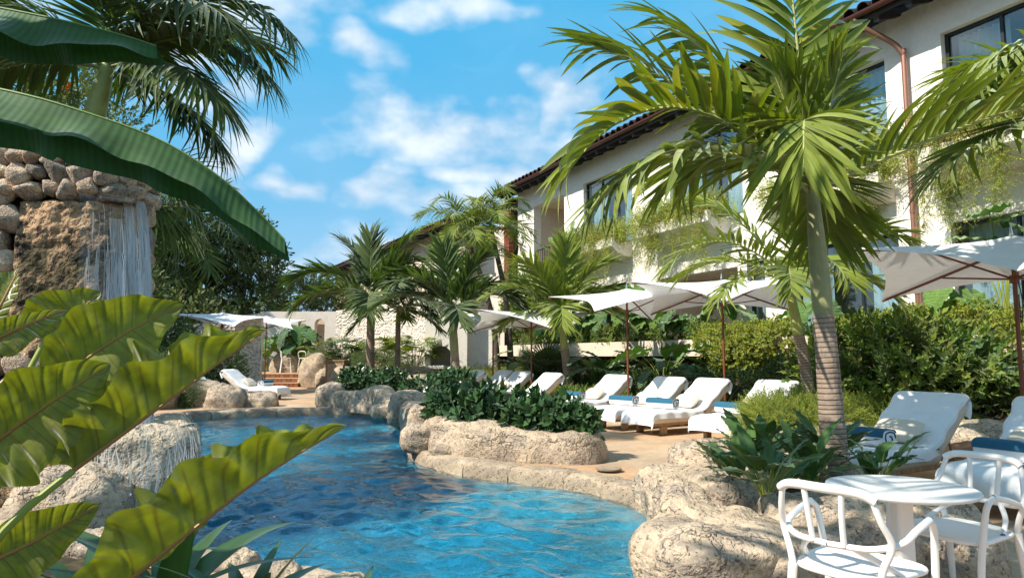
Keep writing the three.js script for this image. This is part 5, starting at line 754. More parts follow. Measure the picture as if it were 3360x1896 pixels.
// glossy leaves of the pool planters
{
  const blobs = [[-0.75, 0.52, -10.35, 0.34, 0.26, 0.3], [-0.3, 0.55, -10.1, 0.36, 0.28, 0.32], [0.15, 0.55, -9.85, 0.36, 0.26, 0.3], [0.55, 0.5, -9.62, 0.32, 0.24, 0.28], [0.85, 0.46, -9.45, 0.24, 0.2, 0.22], [-0.45, 0.58, -10.55, 0.34, 0.26, 0.25], [0.3, 0.50, -9.5, 0.3, 0.16, 0.16], [-0.5, 0.48, -9.95, 0.3, 0.2, 0.2]];
  seed(511); shrub('glossy_shrub', 'mound of glossy paddle leaves filling the kidney planter', 'plant', blobs, 'paddle', M.glossy, 520, { base: 0.36, tint: 0.3, shell: 0.7, noStem: true, s0: 0.75, s1: 1.1 });
  seed(512); shrub('glossy_shrub', 'upright glossy tuft at the pool-side tip of the kidney planter', 'plant', [[-1.0, 0.56, -10.5, 0.26, 0.26, 0.24], [-0.85, 0.62, -10.65, 0.26, 0.22, 0.22]], 'paddleS', M.glossy, 190, { base: 0.36, noStem: true, s0: 0.7, s1: 1.1 });
  seed(513); shrub('glossy_shrub', 'low glossy tuft at the patio tip of the kidney planter', 'plant', [[0.72, 0.5, -9.4, 0.26, 0.2, 0.2], [0.95, 0.44, -9.38, 0.18, 0.16, 0.16]], 'paddleS', M.glossy, 130, { base: 0.36, noStem: true, s0: 0.7, s1: 1.1 });
  seed(514); shrub('glossy_shrub', 'round dark glossy shrub behind the long rock edging', 'plant', [[-4.3, 0.62, -19.5, 0.6, 0.36, 0.5], [-3.4, 0.6, -19.0, 0.5, 0.32, 0.4]], 'paddleS', M.glossy, 520, { base: 0.1, noStem: true });
  seed(515); shrub('glossy_shrub', 'small dark shrub between the rock edging and the kidney planter', 'plant', [[-1.95, 0.5, -16.2, 0.55, 0.34, 0.5], [-1.4, 0.6, -16.8, 0.5, 0.36, 0.5]], 'paddleS', M.glossy, 480, { base: 0.0, noStem: true });
}
// ferny ground cover: nobody could count its fronds
const cover = (label, blobs, mat, n, o = {}) => { const t = shrub('ground_cover', label, 'ground cover', blobs, o.sprig ?? 'fern', mat, n, { noStem: true, base: 0, shell: 0.5, ...o }); return t; };
seed(521);
cover('bright yellow-green asparagus fern spilling over the round planter', [[4.6, 0.42, -10.75, 0.7, 0.22, 0.5], [4.1, 0.40, -10.7, 0.4, 0.2, 0.4], [3.76, 0.26, -10.6, 0.16, 0.2, 0.24], [5.1, 0.40, -10.7, 0.45, 0.18, 0.4], [4.5, 0.38, -10.2, 0.5, 0.14, 0.16], [5.75, 0.38, -10.5, 0.35, 0.14, 0.3], [4.0, 0.32, -10.35, 0.25, 0.16, 0.16]], M.fern, 4200, { hang: 0.2 });
cover('asparagus fern, its green darkened for shade, trailing down the boulders at the far pool end', [[-9.3, 0.5, -19.0, 0.45, 0.4, 0.5], [-9.9, 0.75, -19.5, 0.6, 0.45, 0.5], [-8.95, 0.12, -18.6, 0.28, 0.42, 0.22], [-10.4, 0.6, -18.8, 0.6, 0.5, 0.5]], M.fernShaded, 3000, { hang: 0.6 });
cover('mossy green hedge under the fireplace', [[-2.6, 0.42, -26.6, 1.3, 0.2, 0.6], [-0.9, 0.55, -26.0, 1.2, 0.3, 0.7], [-4.4, 0.62, -28.0, 1.0, 0.25, 0.7], [-1.9, 0.45, -24.4, 0.9, 0.3, 0.6], [0.3, 0.55, -25.0, 1.0, 0.3, 0.8], [-0.6, 0.45, -23.2, 0.7, 0.3, 0.5]], M.fern, 3800, { tint: 0.4, s0: 0.8, s1: 1.2 });
cover('fern in shade-darkened green draped over the boulder by the steps', [[-8.9, 1.35, -32.1, 0.6, 0.25, 0.4], [-8.1, 1.05, -32.1, 0.5, 0.3, 0.4], [-7.0, 1.25, -32.2, 0.7, 0.3, 0.4], [-9.4, 1.0, -31.6, 0.25, 0.35, 0.2]], M.fernShaded, 1700, { hang: 0.5, s0: 0.9, s1: 1.3 });
cover('trailing greenery on the rear bed wall', [[-5.8, 1.1, -29.4, 0.8, 0.4, 0.4], [-6.6, 0.9, -30.4, 0.6, 0.5, 0.4], [-4.6, 0.8, -28.9, 0.6, 0.5, 0.4]], M.fernShaded, 1900, { hang: 0.5, s0: 0.9, s1: 1.4 });
cover('green hedge beside the left parasol', [[-10.9, 1.2, -22.5, 0.9, 0.9, 0.7], [-12.0, 1.0, -22, 1.0, 1.0, 0.8], [-9.9, 1.0, -23.2, 0.7, 0.8, 0.6], [-10.6, 0.7, -20.8, 0.7, 0.7, 0.6]], M.shrubDark, 1900, { sprig: 'citrus' });
cover('low grass at the foot of the palm behind the middle loungers', [[1.6, 0.2, -18.8, 0.8, 0.22, 0.5], [2.4, 0.2, -17.8, 0.6, 0.2, 0.5], [0.6, 0.22, -20.0, 0.7, 0.25, 0.5]], M.shrub, 700, { sprig: 'lance' });
// lady palms and other clumps before the curved wall
for (const [p, n, s, mats, label, sd] of [[[-7.6, 0.9, -31.4], 46, 2.0, M.frondDeep, 'dark lady palm clump at the left of the rough wall', 1], [[-5.9, 1.0, -30.8], 40, 1.9, M.frond, 'lady palm clump between the two thin palms', 2], [[-4.3, 1.0, -30.2], 44, 2.0, M.frond, 'yellow-green lady palm clump beside the fireplace', 3], [[-9.6, 1.0, -33.6], 26, 1.8, M.frond, 'pale lady palm clump before the arch', 4]]) fanPlant('lady_palm', label, p, n, { h: 1.2, r: 0.85, s, mats, sd: 600 + sd });
elephantEar('split_leaf_plant', 'big split-leaf plant before the left arch', [-10.9, 0.8, -34.4], 16, { h: 1.9, reach: 1.0, size: 1.0, mats: M.earDark, sd: 611 });
elephantEar('split_leaf_plant', 'pale split-leaf plant beside the pillar', [-12.3, 0.7, -34.0], 14, { h: 1.7, reach: 0.9, size: 0.85, mats: M.ear, sd: 612 });
fanPlant('spiky_palmetto', 'spiky dark palmetto below the far terrace planter', [0.95, 0.5, -20.6], 30, { h: 0.9, r: 0.4, s: 1.25, set: 'fan', mats: M.frondDeep, sd: 621, up: 0.7 });
// elephant ears in the terrace planter
[[13.3, 1.1, 9, 0.75], [11.9, 1.5, 9, 0.8], [10.4, 1.9, 9, 0.95], [9.0, 1.2, 8, 0.8], [7.4, 1.3, 8, 0.8], [5.9, 1.75, 8, 0.95], [3.0, 1.0, 7, 0.7], [15.5, 1.1, 8, 0.75]].forEach(([s, h, n, sz], k) => elephantEar('elephant_ear', 'elephant ear in the terrace planter, ' + ['under the far balcony vine', 'right of the far lower window', 'its leaves high above the first parasol', 'left of the porch', 'in front of the porch', 'beside the narrow dark door', 'before the curtained window', 'left of the far lower window'][k], at(s, 0.7, 1.65), n, { h, reach: 0.6, size: sz, sd: 630 + k, group: 'elephant ears in the terrace planter', face: 2.6 }));
elephantEar('elephant_ear', 'broad elephant ear rising beside the large shrub', [7.75, 0.35, -10.9], 8, { h: 1.35, reach: 0.6, size: 0.62, sd: 643, face: 2.4 });
elephantEar('elephant_ear', 'elephant ear with tilted leaves between the fern mound and the large shrub', [5.75, 0.3, -12.1], 8, { h: 1.25, reach: 0.6, size: 0.6, sd: 644, face: 2.4 });
elephantEar('elephant_ear', 'elephant ear plant with thick stalks by the drainpipe', at(-0.5, 0.9, 1.65), 8, { h: 1.0, reach: 0.7, size: 0.75, sd: 641, face: 2.6, r: 0.025 });
elephantEar('elephant_ear', 'elephant ear plant with two huge sunlit leaves before the dark lower window', at(-1.4, 0.8, 1.7), 6, { h: 2.6, reach: 0.5, size: 1.05, sd: 642, face: 2.6, tilt: 0.1, r: 0.022 });
[[12.0, 3.9, 11, 0.65], [7.9, 3.7, 12, 0.75], [5.2, 3.5, 12, 0.75], [10.2, 3.6, 9, 0.6]].forEach(([s, o, n, sz], k) => elephantEar('philodendron', ['broad-leaved philodendron beside the pale-shafted palm', 'dark philodendron between the two parasol poles', 'tall philodendron left of the fern mound palm', 'small philodendron behind the first parasol pole'][k], at(s, o, 0.35), n, { h: 1.15, reach: 0.8, size: sz * 1.2, sd: 650 + k, shapes: PADDLES.concat(EARS), mats: k === 0 ? M.ear : M.earDark.concat(M.ear[0]), tilt: 0.1, stalk: k === 0 ? M.petioleRed : M.petiole }));
[[8.4, -8.9, 1], [7.7, -9.5, 2], [9.0, -8.0, 3], [8.1, -8.2, 4], [3.9, -15.9, 5], [4.6, -14.9, 6]].forEach(([x, z, k]) => tuft('strap_lily', 'arching strap-leaf clump ' + ['under the wall lamp', 'left of the wall lamp', 'right of the right parasol pole', 'behind the right parasol pole', 'behind the first parasol pole', 'behind the second parasol pole'][k - 1], [x, 0.2, z], 26, { l: 1.0, w: 0.022, mat: k % 2 ? M.shrub : M.shrubDark, sd: 660 + k, group: 'strap-leaf clumps behind the loungers', sag: 1.1 }));
// plants round the foot of the big palm
[[2.4, -5.55, 0.46, 20, 1], [2.2, -6.25, 0.46, 18, 2], [1.86, -5.05, 0.44, 20, 3], [3.0, -6.5, 0.5, 16, 4], [2.95, -5.55, 0.42, 16, 5], [2.5, -6.8, 0.46, 16, 6], [1.82, -5.5, 0.40, 16, 7]].forEach(([x, z, sz, n, k]) => elephantEar('small_philodendron', 'low glossy philodendron under the big palm, ' + ['directly before its trunk', 'left of its trunk', 'beside the armchair back', 'on the lounger side of the trunk', 'behind the table', 'against the rear boulder', 'in the hollow between the pool-side boulders'][k - 1], [x, 0.2, z], n, { h: 0.44, reach: 0.20, size: sz * 0.78, sd: 670 + k, shapes: PADDLES, mats: M.paddle, tilt: 0.75, group: 'philodendrons under the big palm', r: 0.007 }));

// ------------------------------------------------------------------ vines on the facade
function vine(label, s0, s1, y, o, n, drop, sd, mound = 0.3) {
  seed(sd); const b = at((s0 + s1) / 2, o, y), t = thing('hanging_vine', label, 'vine', b), blobs = [], k0 = Math.round(Math.abs(s1 - s0) / 0.5);
  for (let k = 0; k <= k0; k++) { const p = at(lerp(s0, s1, k / k0), o - 0.2 + rr(-0.1, 0.1), y + 0.1); blobs.push([p[0] - b[0], p[1] - b[1], p[2] - b[2], 0.34, mound, 0.26]); }
  foliage(t, 'mound', SPRIG.vine, M.vine, blobs, 260 * k0, { hang: 0.35, tint: 0.4, shell: 0.6 });
  const st = [], im = []; for (let k = 0; k < n; k++) { const s = lerp(s0, s1, rnd()), L = drop * rr(0.35, 1.1), p = at(s, o + rr(-0.05, 0.12), y), ph = rr(0, 6); const pts = [0, 0.25, 0.5, 0.75, 1].map((u) => V(p[0] - b[0] + 0.05 * Math.sin(u * 5 + ph), -L * u, p[2] - b[2] + 0.05 * Math.cos(u * 4 + ph))); st.push(tube(pts, 0.004, 0.002, 4, 8)); const m = Math.ceil(L / 0.09); for (let i = 0; i < m; i++) { const u = i / m, q = pts[0].clone().lerp(pts[4], u); im.push([q.x, q.y, q.z, 0.05, 0.05, 0.05]); } }
  part(t, 'strands', merge(st), M.stem); foliage(t, 'leaves', SPRIG.tiny, M.vine, im, im.length * 3, { hang: 1.2, tint: 0.4, s0: 0.7, s1: 1.3 });
}
vine('leafy vine over the balcony planter left of the far window', 14.5, 11.0, 5.7, 0.85, 26, 1.5, 701);
vine('leafy vine over the balcony planter above the porch', 9.6, 6.3, 5.75, 0.85, 30, 1.7, 702);
vine('vine trailing from the narrow balcony planter', 4.3, 1.2, 5.6, 0.5, 16, 1.4, 703, 0.2);
vine('vine spilling down beside the copper drainpipe', 0.1, -3.4, 5.85, 0.85, 34, 1.9, 704, 0.45);
vine('thin vine strands hanging left of the drainpipe', 1.9, 1.3, 6.3, 0.12, 12, 2.3, 705, 0.2);
vine('thin vine strands hanging right of the drainpipe', 0.2, -0.5, 6.2, 0.1, 12, 2.4, 706, 0.2);
elephantEar('window_plant', 'yellow-leaved plant on the far balcony planter', at(13.6, 0.6, 5.6), 7, { h: 0.9, reach: 0.5, size: 0.6, sd: 711, shapes: PADDLES });
elephantEar('window_plant', 'tall banana-like plant at the loggia rail', at(15.9, 0.5, 5.0), 6, { h: 1.4, reach: 0.4, size: 0.9, sd: 712, shapes: PADDLES, tilt: 0.7 });
elephantEar('window_plant', 'leafy plant on the balcony planter above the porch', at(8.2, 0.6, 5.65), 8, { h: 0.7, reach: 0.6, size: 0.6, sd: 713, shapes: PADDLES });
// ------------------------------------------------------------------ parasols: corners [azimuth from the front, radius, drop]
function parasol(label, [x, z], turn, corners, hub = 2.78, group) {
  const t = thing('parasol', label, 'parasol', [x, 0, z], turn, group), C = corners.map(([a, r, d]) => V(Math.sin(a * R) * r, d, Math.cos(a * R) * r)), m = new MB(), n = C.length;
  for (let k = 0; k < n; k++) { const a = C[k], b = C[(k + 1) % n], ang = a.clone().setY(0).angleTo(b.clone().setY(0)), dip = clamp(0.17 * ang, 0.08, 0.30); m.grid(14, 14, (u, v) => { const e = 1 - dip * 4 * u * (1 - u) * v, p = a.clone().lerp(b, u).multiplyScalar(v * e), pk = 0.10 * Math.exp(-v * 5); return [p.x, hub + pk + p.y * Math.pow(v, 0.15) - 0.03 * Math.sin(Math.PI * v) * Math.sin(Math.PI * u), p.z, p.x, p.z]; }); }
  const can = part(t, 'canopy', m.geo(), M.canopy);
  part(t, 'pole', tube([V(0, 0, 0), V(0, hub + 0.02, 0)], 0.026, 0.024, 12, 1), M.pole);
  part(t, 'hub', new THREE.CylinderGeometry(0.06, 0.05, 0.12, 12).translate(0, hub - 0.06, 0), M.pole); part(t, 'runner', new THREE.CylinderGeometry(0.05, 0.05, 0.09, 12).translate(0, hub - 0.42, 0), M.pole);
  for (const c of C) { const e = V(c.x, hub + c.y - 0.02, c.z), h = V(0, hub - 0.05, 0), q = h.clone().lerp(e, 0.48).add(V(0, -0.025, 0)); const rib = part(t, 'rib', bar(h, e.clone().lerp(h, 0.01).add(V(0, -0.012, 0)), 0.02, 0.03), M.pole); part(rib, 'strut', bar(V(0, hub - 0.42, 0), q, 0.016, 0.022), M.pole); }
  part(t, 'finial', new THREE.ConeGeometry(0.024, 0.16, 10).translate(0, hub + 0.18, 0), std({ color: rgb(0.6, 0.6, 0.6), roughness: 0.3, metalness: 0.9 }));
  part(t, 'base', new THREE.CylinderGeometry(0.28, 0.3, 0.07, 24).translate(0, 0.036, 0), M.darkMetal); part(t, 'cord', tube([V(0.03, hub - 0.42, 0.02), V(0.06, hub - 0.7, 0.03), V(0.035, hub - 0.95, 0.02), V(0.03, hub - 0.6, 0.03)], 0.006, 0.006, 5, 12), M.darkMetal);
  return t;
}
const SADDLE = [[0, 1.95, -0.52], [90, 1.95, 0.0], [180, 1.95, -0.52], [-90, 1.95, 0.0]], WING = [[0, 1.35, -0.46], [76, 1.85, 0.06], [128, 1.95, -0.50], [-128, 1.95, -0.50], [-76, 1.85, 0.06]];
parasol('white sail parasol between the first and second loungers', [2.56, -15.0], -0.5, SADDLE, 2.80);
parasol('white sail parasol dipping towards the fern mound', [4.28, -13.7], -0.28, WING, 2.86);
parasol('large white sail parasol over the loungers by the drainpipe', [5.92, -7.9], -0.62, WING, 2.72);
parasol('white sail parasol half hidden by the golden palm frond', [-0.6, -21.4], -0.5, SADDLE, 2.75);
parasol('white sail parasol behind the pale-shafted palm', [0.55, -19.2], 0.35, WING, 2.6);
parasol('shaded grey-blue sail parasol before the stone pillar', [-11.0, -25.6], 0.6, SADDLE, 2.95);
parasol('second grey-blue sail parasol behind the stone pillar', [-10.4, -28.6], 0.9, SADDLE, 3.0);

// ------------------------------------------------------------------ sun loungers
function loungerProfile(o = 0) { // top line of the mattress: [x, y]
  return [[-1.05, 0.24], [-1.03, 0.34], [-0.95, 0.385], [-0.5, 0.40], [0.0, 0.39], [0.16, 0.41], [0.26, 0.47], [0.38, 0.565], [0.62, 0.755], [0.85, 0.935]].map(([x, y]) => [x, y + o]);
}
let lounger0;
{
  seed(801);
  const t = lounger0 = thing('sun_lounger', 'x', 'sun lounger');
  const c = new THREE.CatmullRomCurve3(loungerProfile().map(([x, y]) => V(x, y, 0)));
  const slab = (x0, y0, x1, y1, th, w) => { const d = V(x1 - x0, y1 - y0, 0), L = d.length(); return boxUV(new RoundedBoxGeometry(L, th, w, 4, th * 0.46).rotateZ(Math.atan2(d.y, d.x)).translate((x0 + x1) / 2, (y0 + y1) / 2, 0), 1.5); };
  const seat = part(t, 'mattress', slab(-1.05, 0.30, 0.36, 0.31, 0.21, 0.80), M.cushion); part(seat, 'piping', merge([1, -1].map((s) => tube([V(-1.0, 0.37, 0.385 * s), V(-0.4, 0.39, 0.39 * s), V(0.3, 0.39, 0.385 * s)], 0.006, 0.006, 5, 10))), M.piping);
  const back = part(t, 'backrest', slab(0.26, 0.33, 0.92, 0.86, 0.18, 0.80), M.cushion); part(back, 'piping', merge([1, -1].map((s) => tube([V(0.22, 0.40, 0.385 * s), V(0.5, 0.63, 0.39 * s), V(0.84, 0.90, 0.385 * s)], 0.006, 0.006, 5, 10))), M.piping);
  const sheet = (u0, u1, seg, w, drop, name, over) => { const m = new MB(); m.grid(26, seg, (a, b) => { const u = lerp(u0, u1, b), p = c.getPointAt(clamp(u, 0, 1)), s = (a * 2 - 1) * w, as = Math.abs(s), edge = Math.max(0, as - 0.385), n = 0.010 * fbm(s * 5, u * 12, 3, 3); let x = p.x, y = p.y + 0.03 + n - Math.pow(Math.min(as, 0.385) / 0.385, 8) * 0.018; if (u > 1) { const q = (u - 1) * 2.1; const k = Math.min(q, 0.16); x += 0.02 + Math.sin(k / 0.16 * Math.PI) * 0.03 + k * 0.55; y += 0.015 - k * 0.5 - Math.max(0, q - 0.16); x -= Math.max(0, q - 0.16) * 0.55; } if (u < 0) { y += u * 1.6; x -= 0.035 + 0.02 * Math.sin(s * 14); } else if (u < 0.12) x -= 0.03 * (1 - u / 0.12); const z = Math.sign(s) * (Math.min(as, 0.385) + 0.02 + edge * 0.12 + 0.012 * Math.sin(u * 40)); y -= edge * (u > 0.55 ? 0.8 : 1); if (u > 0.55 && edge > 0) x += edge * 0.6; return [x, y, as > 0.01 ? z : 0, s, u * 2.4]; }); return part(t, name, m.geo(), M.towel); };
  sheet(-0.055, 0.60, 44, 0.50, 0.1, 'towel_cover'); sheet(0.58, 1.16, 30, 0.43, 0.04, 'backrest_cover');
  const fr = part(t, 'frame', merge([rbx(1.95, 0.055, 0.06, 0.015, -0.02, 0.195, 0.33), rbx(1.95, 0.055, 0.06, 0.015, -0.02, 0.195, -0.33), rbx(0.06, 0.05, 0.6, 0.015, -0.9, 0.195, 0), rbx(0.06, 0.05, 0.6, 0.015, 0.9, 0.195, 0), bar(V(0.78, 0.22, 0.28), V(0.62, 0.55, 0.28), 0.02, 0.02), bar(V(0.78, 0.22, -0.28), V(0.62, 0.55, -0.28), 0.02, 0.02)]), M.teakPale);
  const lg = rbx(0.14, 0.17, 0.08, 0.02, 0, 0.085, 0); for (const [x, z] of [[-0.72, 0.31], [-0.72, -0.31], [0.7, 0.31], [0.7, -0.31]]) part(t, 'leg', lg, M.teakPale).position.set(x, 0, z);
}
let pillow0, roll0;
{
  const g = new MB(); for (const s of [1, -1]) g.grid(16, 12, (u, v) => { const a = u * 2 - 1, b = v * 2 - 1, e = Math.pow(Math.max(0, (1 - a ** 4) * (1 - b ** 4)), 0.45); return [b * 0.17 * (1 - 0.08 * a * a), s * 0.075 * e, a * 0.27 * (1 - 0.08 * b * b), u, v]; });
  pillow0 = solo('pillow', 'x', 'pillow', g.geo(), M.pillow);
  roll0 = thing('rolled_towel', 'x', 'towel'); const prof = (a, r) => { const e = Math.pow(Math.abs(Math.cos(a)) ** 3.2 + Math.abs(Math.sin(a)) ** 3.2, -1 / 3.2); return [Math.cos(a) * r * e * 1.25, 0.072 + Math.sin(a) * r * e]; };
  const body = new MB(); body.grid(28, 8, (u, v) => { const p = prof(u * 2 * Math.PI, 0.07), L = 0.23; return [p[0], p[1] + 0.003 * Math.sin(v * 19 + u * 9), (v * 2 - 1) * L]; }); for (const s of [1, -1]) { const c = body.v(0, 0.07, 0.226 * s); for (let k = 0; k < 28; k++) { const p = prof(k / 28 * 6.2832, 0.07), q = prof((k + 1) / 28 * 6.2832, 0.07); const a = body.v(p[0], p[1], 0.23 * s), b = body.v(q[0], q[1], 0.23 * s); body.f(c, a, b); } }
  part(roll0, 'roll', body.geo(), M.towel); const bl = new MB(); bl.grid(16, 8, (u, v) => { const p = prof(lerp(0.5, 3.0, u), 0.078); return [p[0], p[1], (v * 2 - 1) * 0.236]; }); part(roll0, 'blue_stripe', bl.geo(), M.towelBlue);
  const sp = []; for (const s of [1, -1]) { const pts = []; for (let k = 0; k < 14; k++) { const a = k * 0.6, r = 0.062 * (1 - k / 18), p = prof(a, r); pts.push(V(p[0], p[1], 0.233 * s)); } sp.push(tube(pts, 0.006, 0.006, 5, 60)); } part(roll0, 'spiral_edge', merge(sp), M.towelBlue);
}
{
  const ax = [0.84, -0.54], head = (x, z) => [x - ax[0] * 0.88, 0.002, z - ax[1] * 0.88], th = Math.atan2(-ax[1], ax[0]);
  const rows = [ // head x, z, turn, label, pillow, towel
    [2.45, -15.8, th, 'lounger left of the first parasol pole, its foot hidden by glossy leaves', 1, 1], [3.3, -14.2, th, 'lounger right of the first parasol pole, foot end draped in white', 1, 1], [3.92, -13.3, th, 'lounger left of the second parasol pole, white towel hanging low', 1, 1], [4.78, -12.25, th, 'lounger right of the second parasol pole, beside the fern mound', 1, 1],
    [5.0, -8.15, th, 'large lounger dappled by palm shadow beside the boulder planter', 1, 1], [5.68, -7.05, th, 'lounger behind the white table, nearest the right parasol pole', 1, 1],
    [-1.05, -21.2, th, 'far lounger beside the hedge, left of the rear pair', 1, 0], [-0.2, -21.0, th, 'left lounger of the rear pair behind the kidney planter', 1, 0], [0.32, -20.0, th, 'right lounger of the rear pair behind the kidney planter', 1, 1], [1.05, -17.6, th, 'rear lounger before the pale-shafted palm', 0, 0],
    [-9.3, -22.4, th + 2.35, 'left bank lounger under the grey-blue parasol', 1, 1], [-10.3, -21.6, th + 2.35, 'left bank lounger half hidden by trailing fern', 1, 0],
  ];
  const plab = ['beige pillow on the lounger left of the first parasol pole', 'beige pillow on the lounger right of the first parasol pole', 'beige pillow on the lounger left of the second parasol pole', 'beige pillow on the lounger beside the fern mound', 'beige pillow on the palm-shadowed lounger', 'beige pillow on the lounger behind the white table', 'beige pillow on the far lounger by the hedge', 'beige pillow on the left lounger of the rear pair', 'beige pillow on the right lounger of the rear pair', '', 'beige pillow on the left bank lounger with the towel', 'beige pillow on the left bank lounger behind the fern'];
  let first = [true, true, true];
  roll0.scale.setScalar(1.25);
  rows.forEach(([hx, hz, a0, label, pi, tw], k) => {
    const a = a0 + 0.05 * Math.sin(k * 2.7);
    const cx = hx - Math.cos(a) * 0.88, cz = hz + Math.sin(a) * 0.88, at2 = (x, y, z) => [cx + Math.cos(a) * x + Math.sin(a) * z, y, cz - Math.sin(a) * x + Math.cos(a) * z];
    if (!k) { lounger0.position.set(cx, 0.002, cz); lounger0.rotation.y = a; tag(lounger0, label, 'sun lounger', 'sun loungers'); } else dup(lounger0, [cx, 0.002, cz], a, label);
    if (pi) { const p = at2(0.16, 0.56, 0); let o = pillow0; if (first[1]) { first[1] = false; o.position.set(...p); tag(o, plab[k], 'pillow', 'lounger pillows'); } else o = dup(pillow0, p, 0, plab[k]); o.rotation.set(0, a, 0.62, 'YXZ'); }
    if (tw) { const p = at2(-0.42, 0.442, -0.02), lab = plab[k].replace('beige pillow', 'white and blue rolled towel'); if (first[2]) { first[2] = false; roll0.position.set(...p); roll0.rotation.y = a + 0.15; tag(roll0, lab, 'towel', 'rolled towels'); } else dup(roll0, p, a + rr(-0.2, 0.3), lab); }
  });
}

// ------------------------------------------------------------------ cafe table and chairs
{
  const t = thing('cafe_table', 'round white cafe table beside the boulder planter', 'table', [2.09, 0.002, -3.72]);
  part(t, 'tabletop', new THREE.LatheGeometry([[0, 0.672], [0.33, 0.672], [0.36, 0.68], [0.37, 0.69], [0.366, 0.70], [0.355, 0.703], [0, 0.703]].map((p) => new THREE.Vector2(...p)), 72), M.whiteTop);
  part(t, 'column', rbx(0.09, 0.66, 0.09, 0.02, 0, 0.34, 0), M.whitePlastic); part(t, 'base', new THREE.LatheGeometry([[0, 0], [0.24, 0], [0.25, 0.01], [0.24, 0.02], [0.06, 0.03], [0, 0.03]].map((p) => new THREE.Vector2(...p)), 48), M.whitePlastic);
}
function armchair(label, [x, z], turn) {
  const t = thing('armchair', label, 'chair', [x, 0.002, z], turn, 'white plastic armchairs'), W = M.whitePlastic;
  const s = new MB(); for (const lay of [0.444, 0.424]) s.grid(18, 18, (u, v) => { const a = u * 2 - 1, b = v * 2 - 1, k = Math.pow(Math.pow(Math.abs(a), 5) + Math.pow(Math.abs(b), 5), 1 / 5) || 1, m = Math.max(Math.abs(a), Math.abs(b)) || 1, f = m / k; const X = a * f * (0.235 - 0.02 * b * b), Z = b * f * (0.225 + 0.025 * a); return [X + 0.01, lay - 0.018 * (1 - a * a) * (1 - b * b) - 0.02 * Math.max(0, X) , Z]; });
  const rim = []; for (let k = 0; k <= 40; k++) { const A = k / 40 * 2 * Math.PI, ca = Math.cos(A), sa = Math.sin(A), e = Math.pow(Math.abs(ca) ** 5 + Math.abs(sa) ** 5, -1 / 5), a = ca * e, b = sa * e, X = a * (0.235 - 0.02 * b * b); rim.push(V(X + 0.01, 0.434 - 0.02 * Math.max(0, X), b * (0.225 + 0.025 * a))); }
  const seat = part(t, 'seat', merge([s.geo(), tube(rim, 0.0125, 0.0125, 8, 80)]), W);
  for (const q of [1, -1]) {
    part(t, 'front_leg', tube([V(0.25, 0.0, 0.255 * q), V(0.225, 0.3, 0.25 * q), V(0.205, 0.5, 0.262 * q), V(0.175, 0.63, 0.272 * q), V(0.12, 0.665, 0.275 * q)], (u) => 0.0145 + 0.003 * Math.sin(u * 3.1), 0, 10, 24), W);
    part(t, 'rear_leg', tube([V(-0.27, 0, 0.215 * q), V(-0.235, 0.25, 0.2 * q), V(-0.205, 0.44, 0.195 * q)], (u) => lerp(0.015, 0.022, u), 0, 10, 14), W);
    part(t, 'armrest', tube([V(0.13, 0.666, 0.275 * q), V(0.0, 0.64, 0.272 * q), V(-0.13, 0.60, 0.255 * q), V(-0.215, 0.575, 0.17 * q), V(-0.25, 0.57, 0.0)], (u) => 0.016 - 0.002 * u, 0, 10, 24), W);
    part(t, 'back_strut', tube([V(-0.262, 0.80, 0.20 * q), V(-0.235, 0.70, 0.225 * q), V(-0.19, 0.60, 0.245 * q), V(-0.20, 0.50, 0.21 * q), V(-0.205, 0.43, 0.195 * q)], 0.0135, 0.016, 10, 24), W);
    part(t, 'back_strut', tube([V(-0.285, 0.81, 0.085 * q), V(-0.268, 0.68, 0.075 * q), V(-0.248, 0.572, 0.07 * q)], 0.013, 0.013, 10, 12), W);
    part(t, 'seat_brace', tube([V(-0.235, 0.572, 0.10 * q), V(-0.15, 0.51, 0.17 * q), V(-0.04, 0.445, 0.215 * q)], 0.014, 0.013, 10, 14), W);
  }
  part(t, 'top_rail', tube([V(-0.255, 0.785, -0.215), V(-0.272, 0.81, -0.17), V(-0.292, 0.818, 0), V(-0.272, 0.81, 0.17), V(-0.255, 0.785, 0.215)], 0.021, 0.021, 10, 30), W);
  return t;
}
armchair('white open-backed armchair in front of the boulder planter, facing the table', [1.60, -3.25], Math.atan2(0.62, 0.78));
armchair('white open-backed armchair behind the table, before the draped lounger', [2.50, -3.90], Math.atan2(-0.33, -0.94) + 0.1);

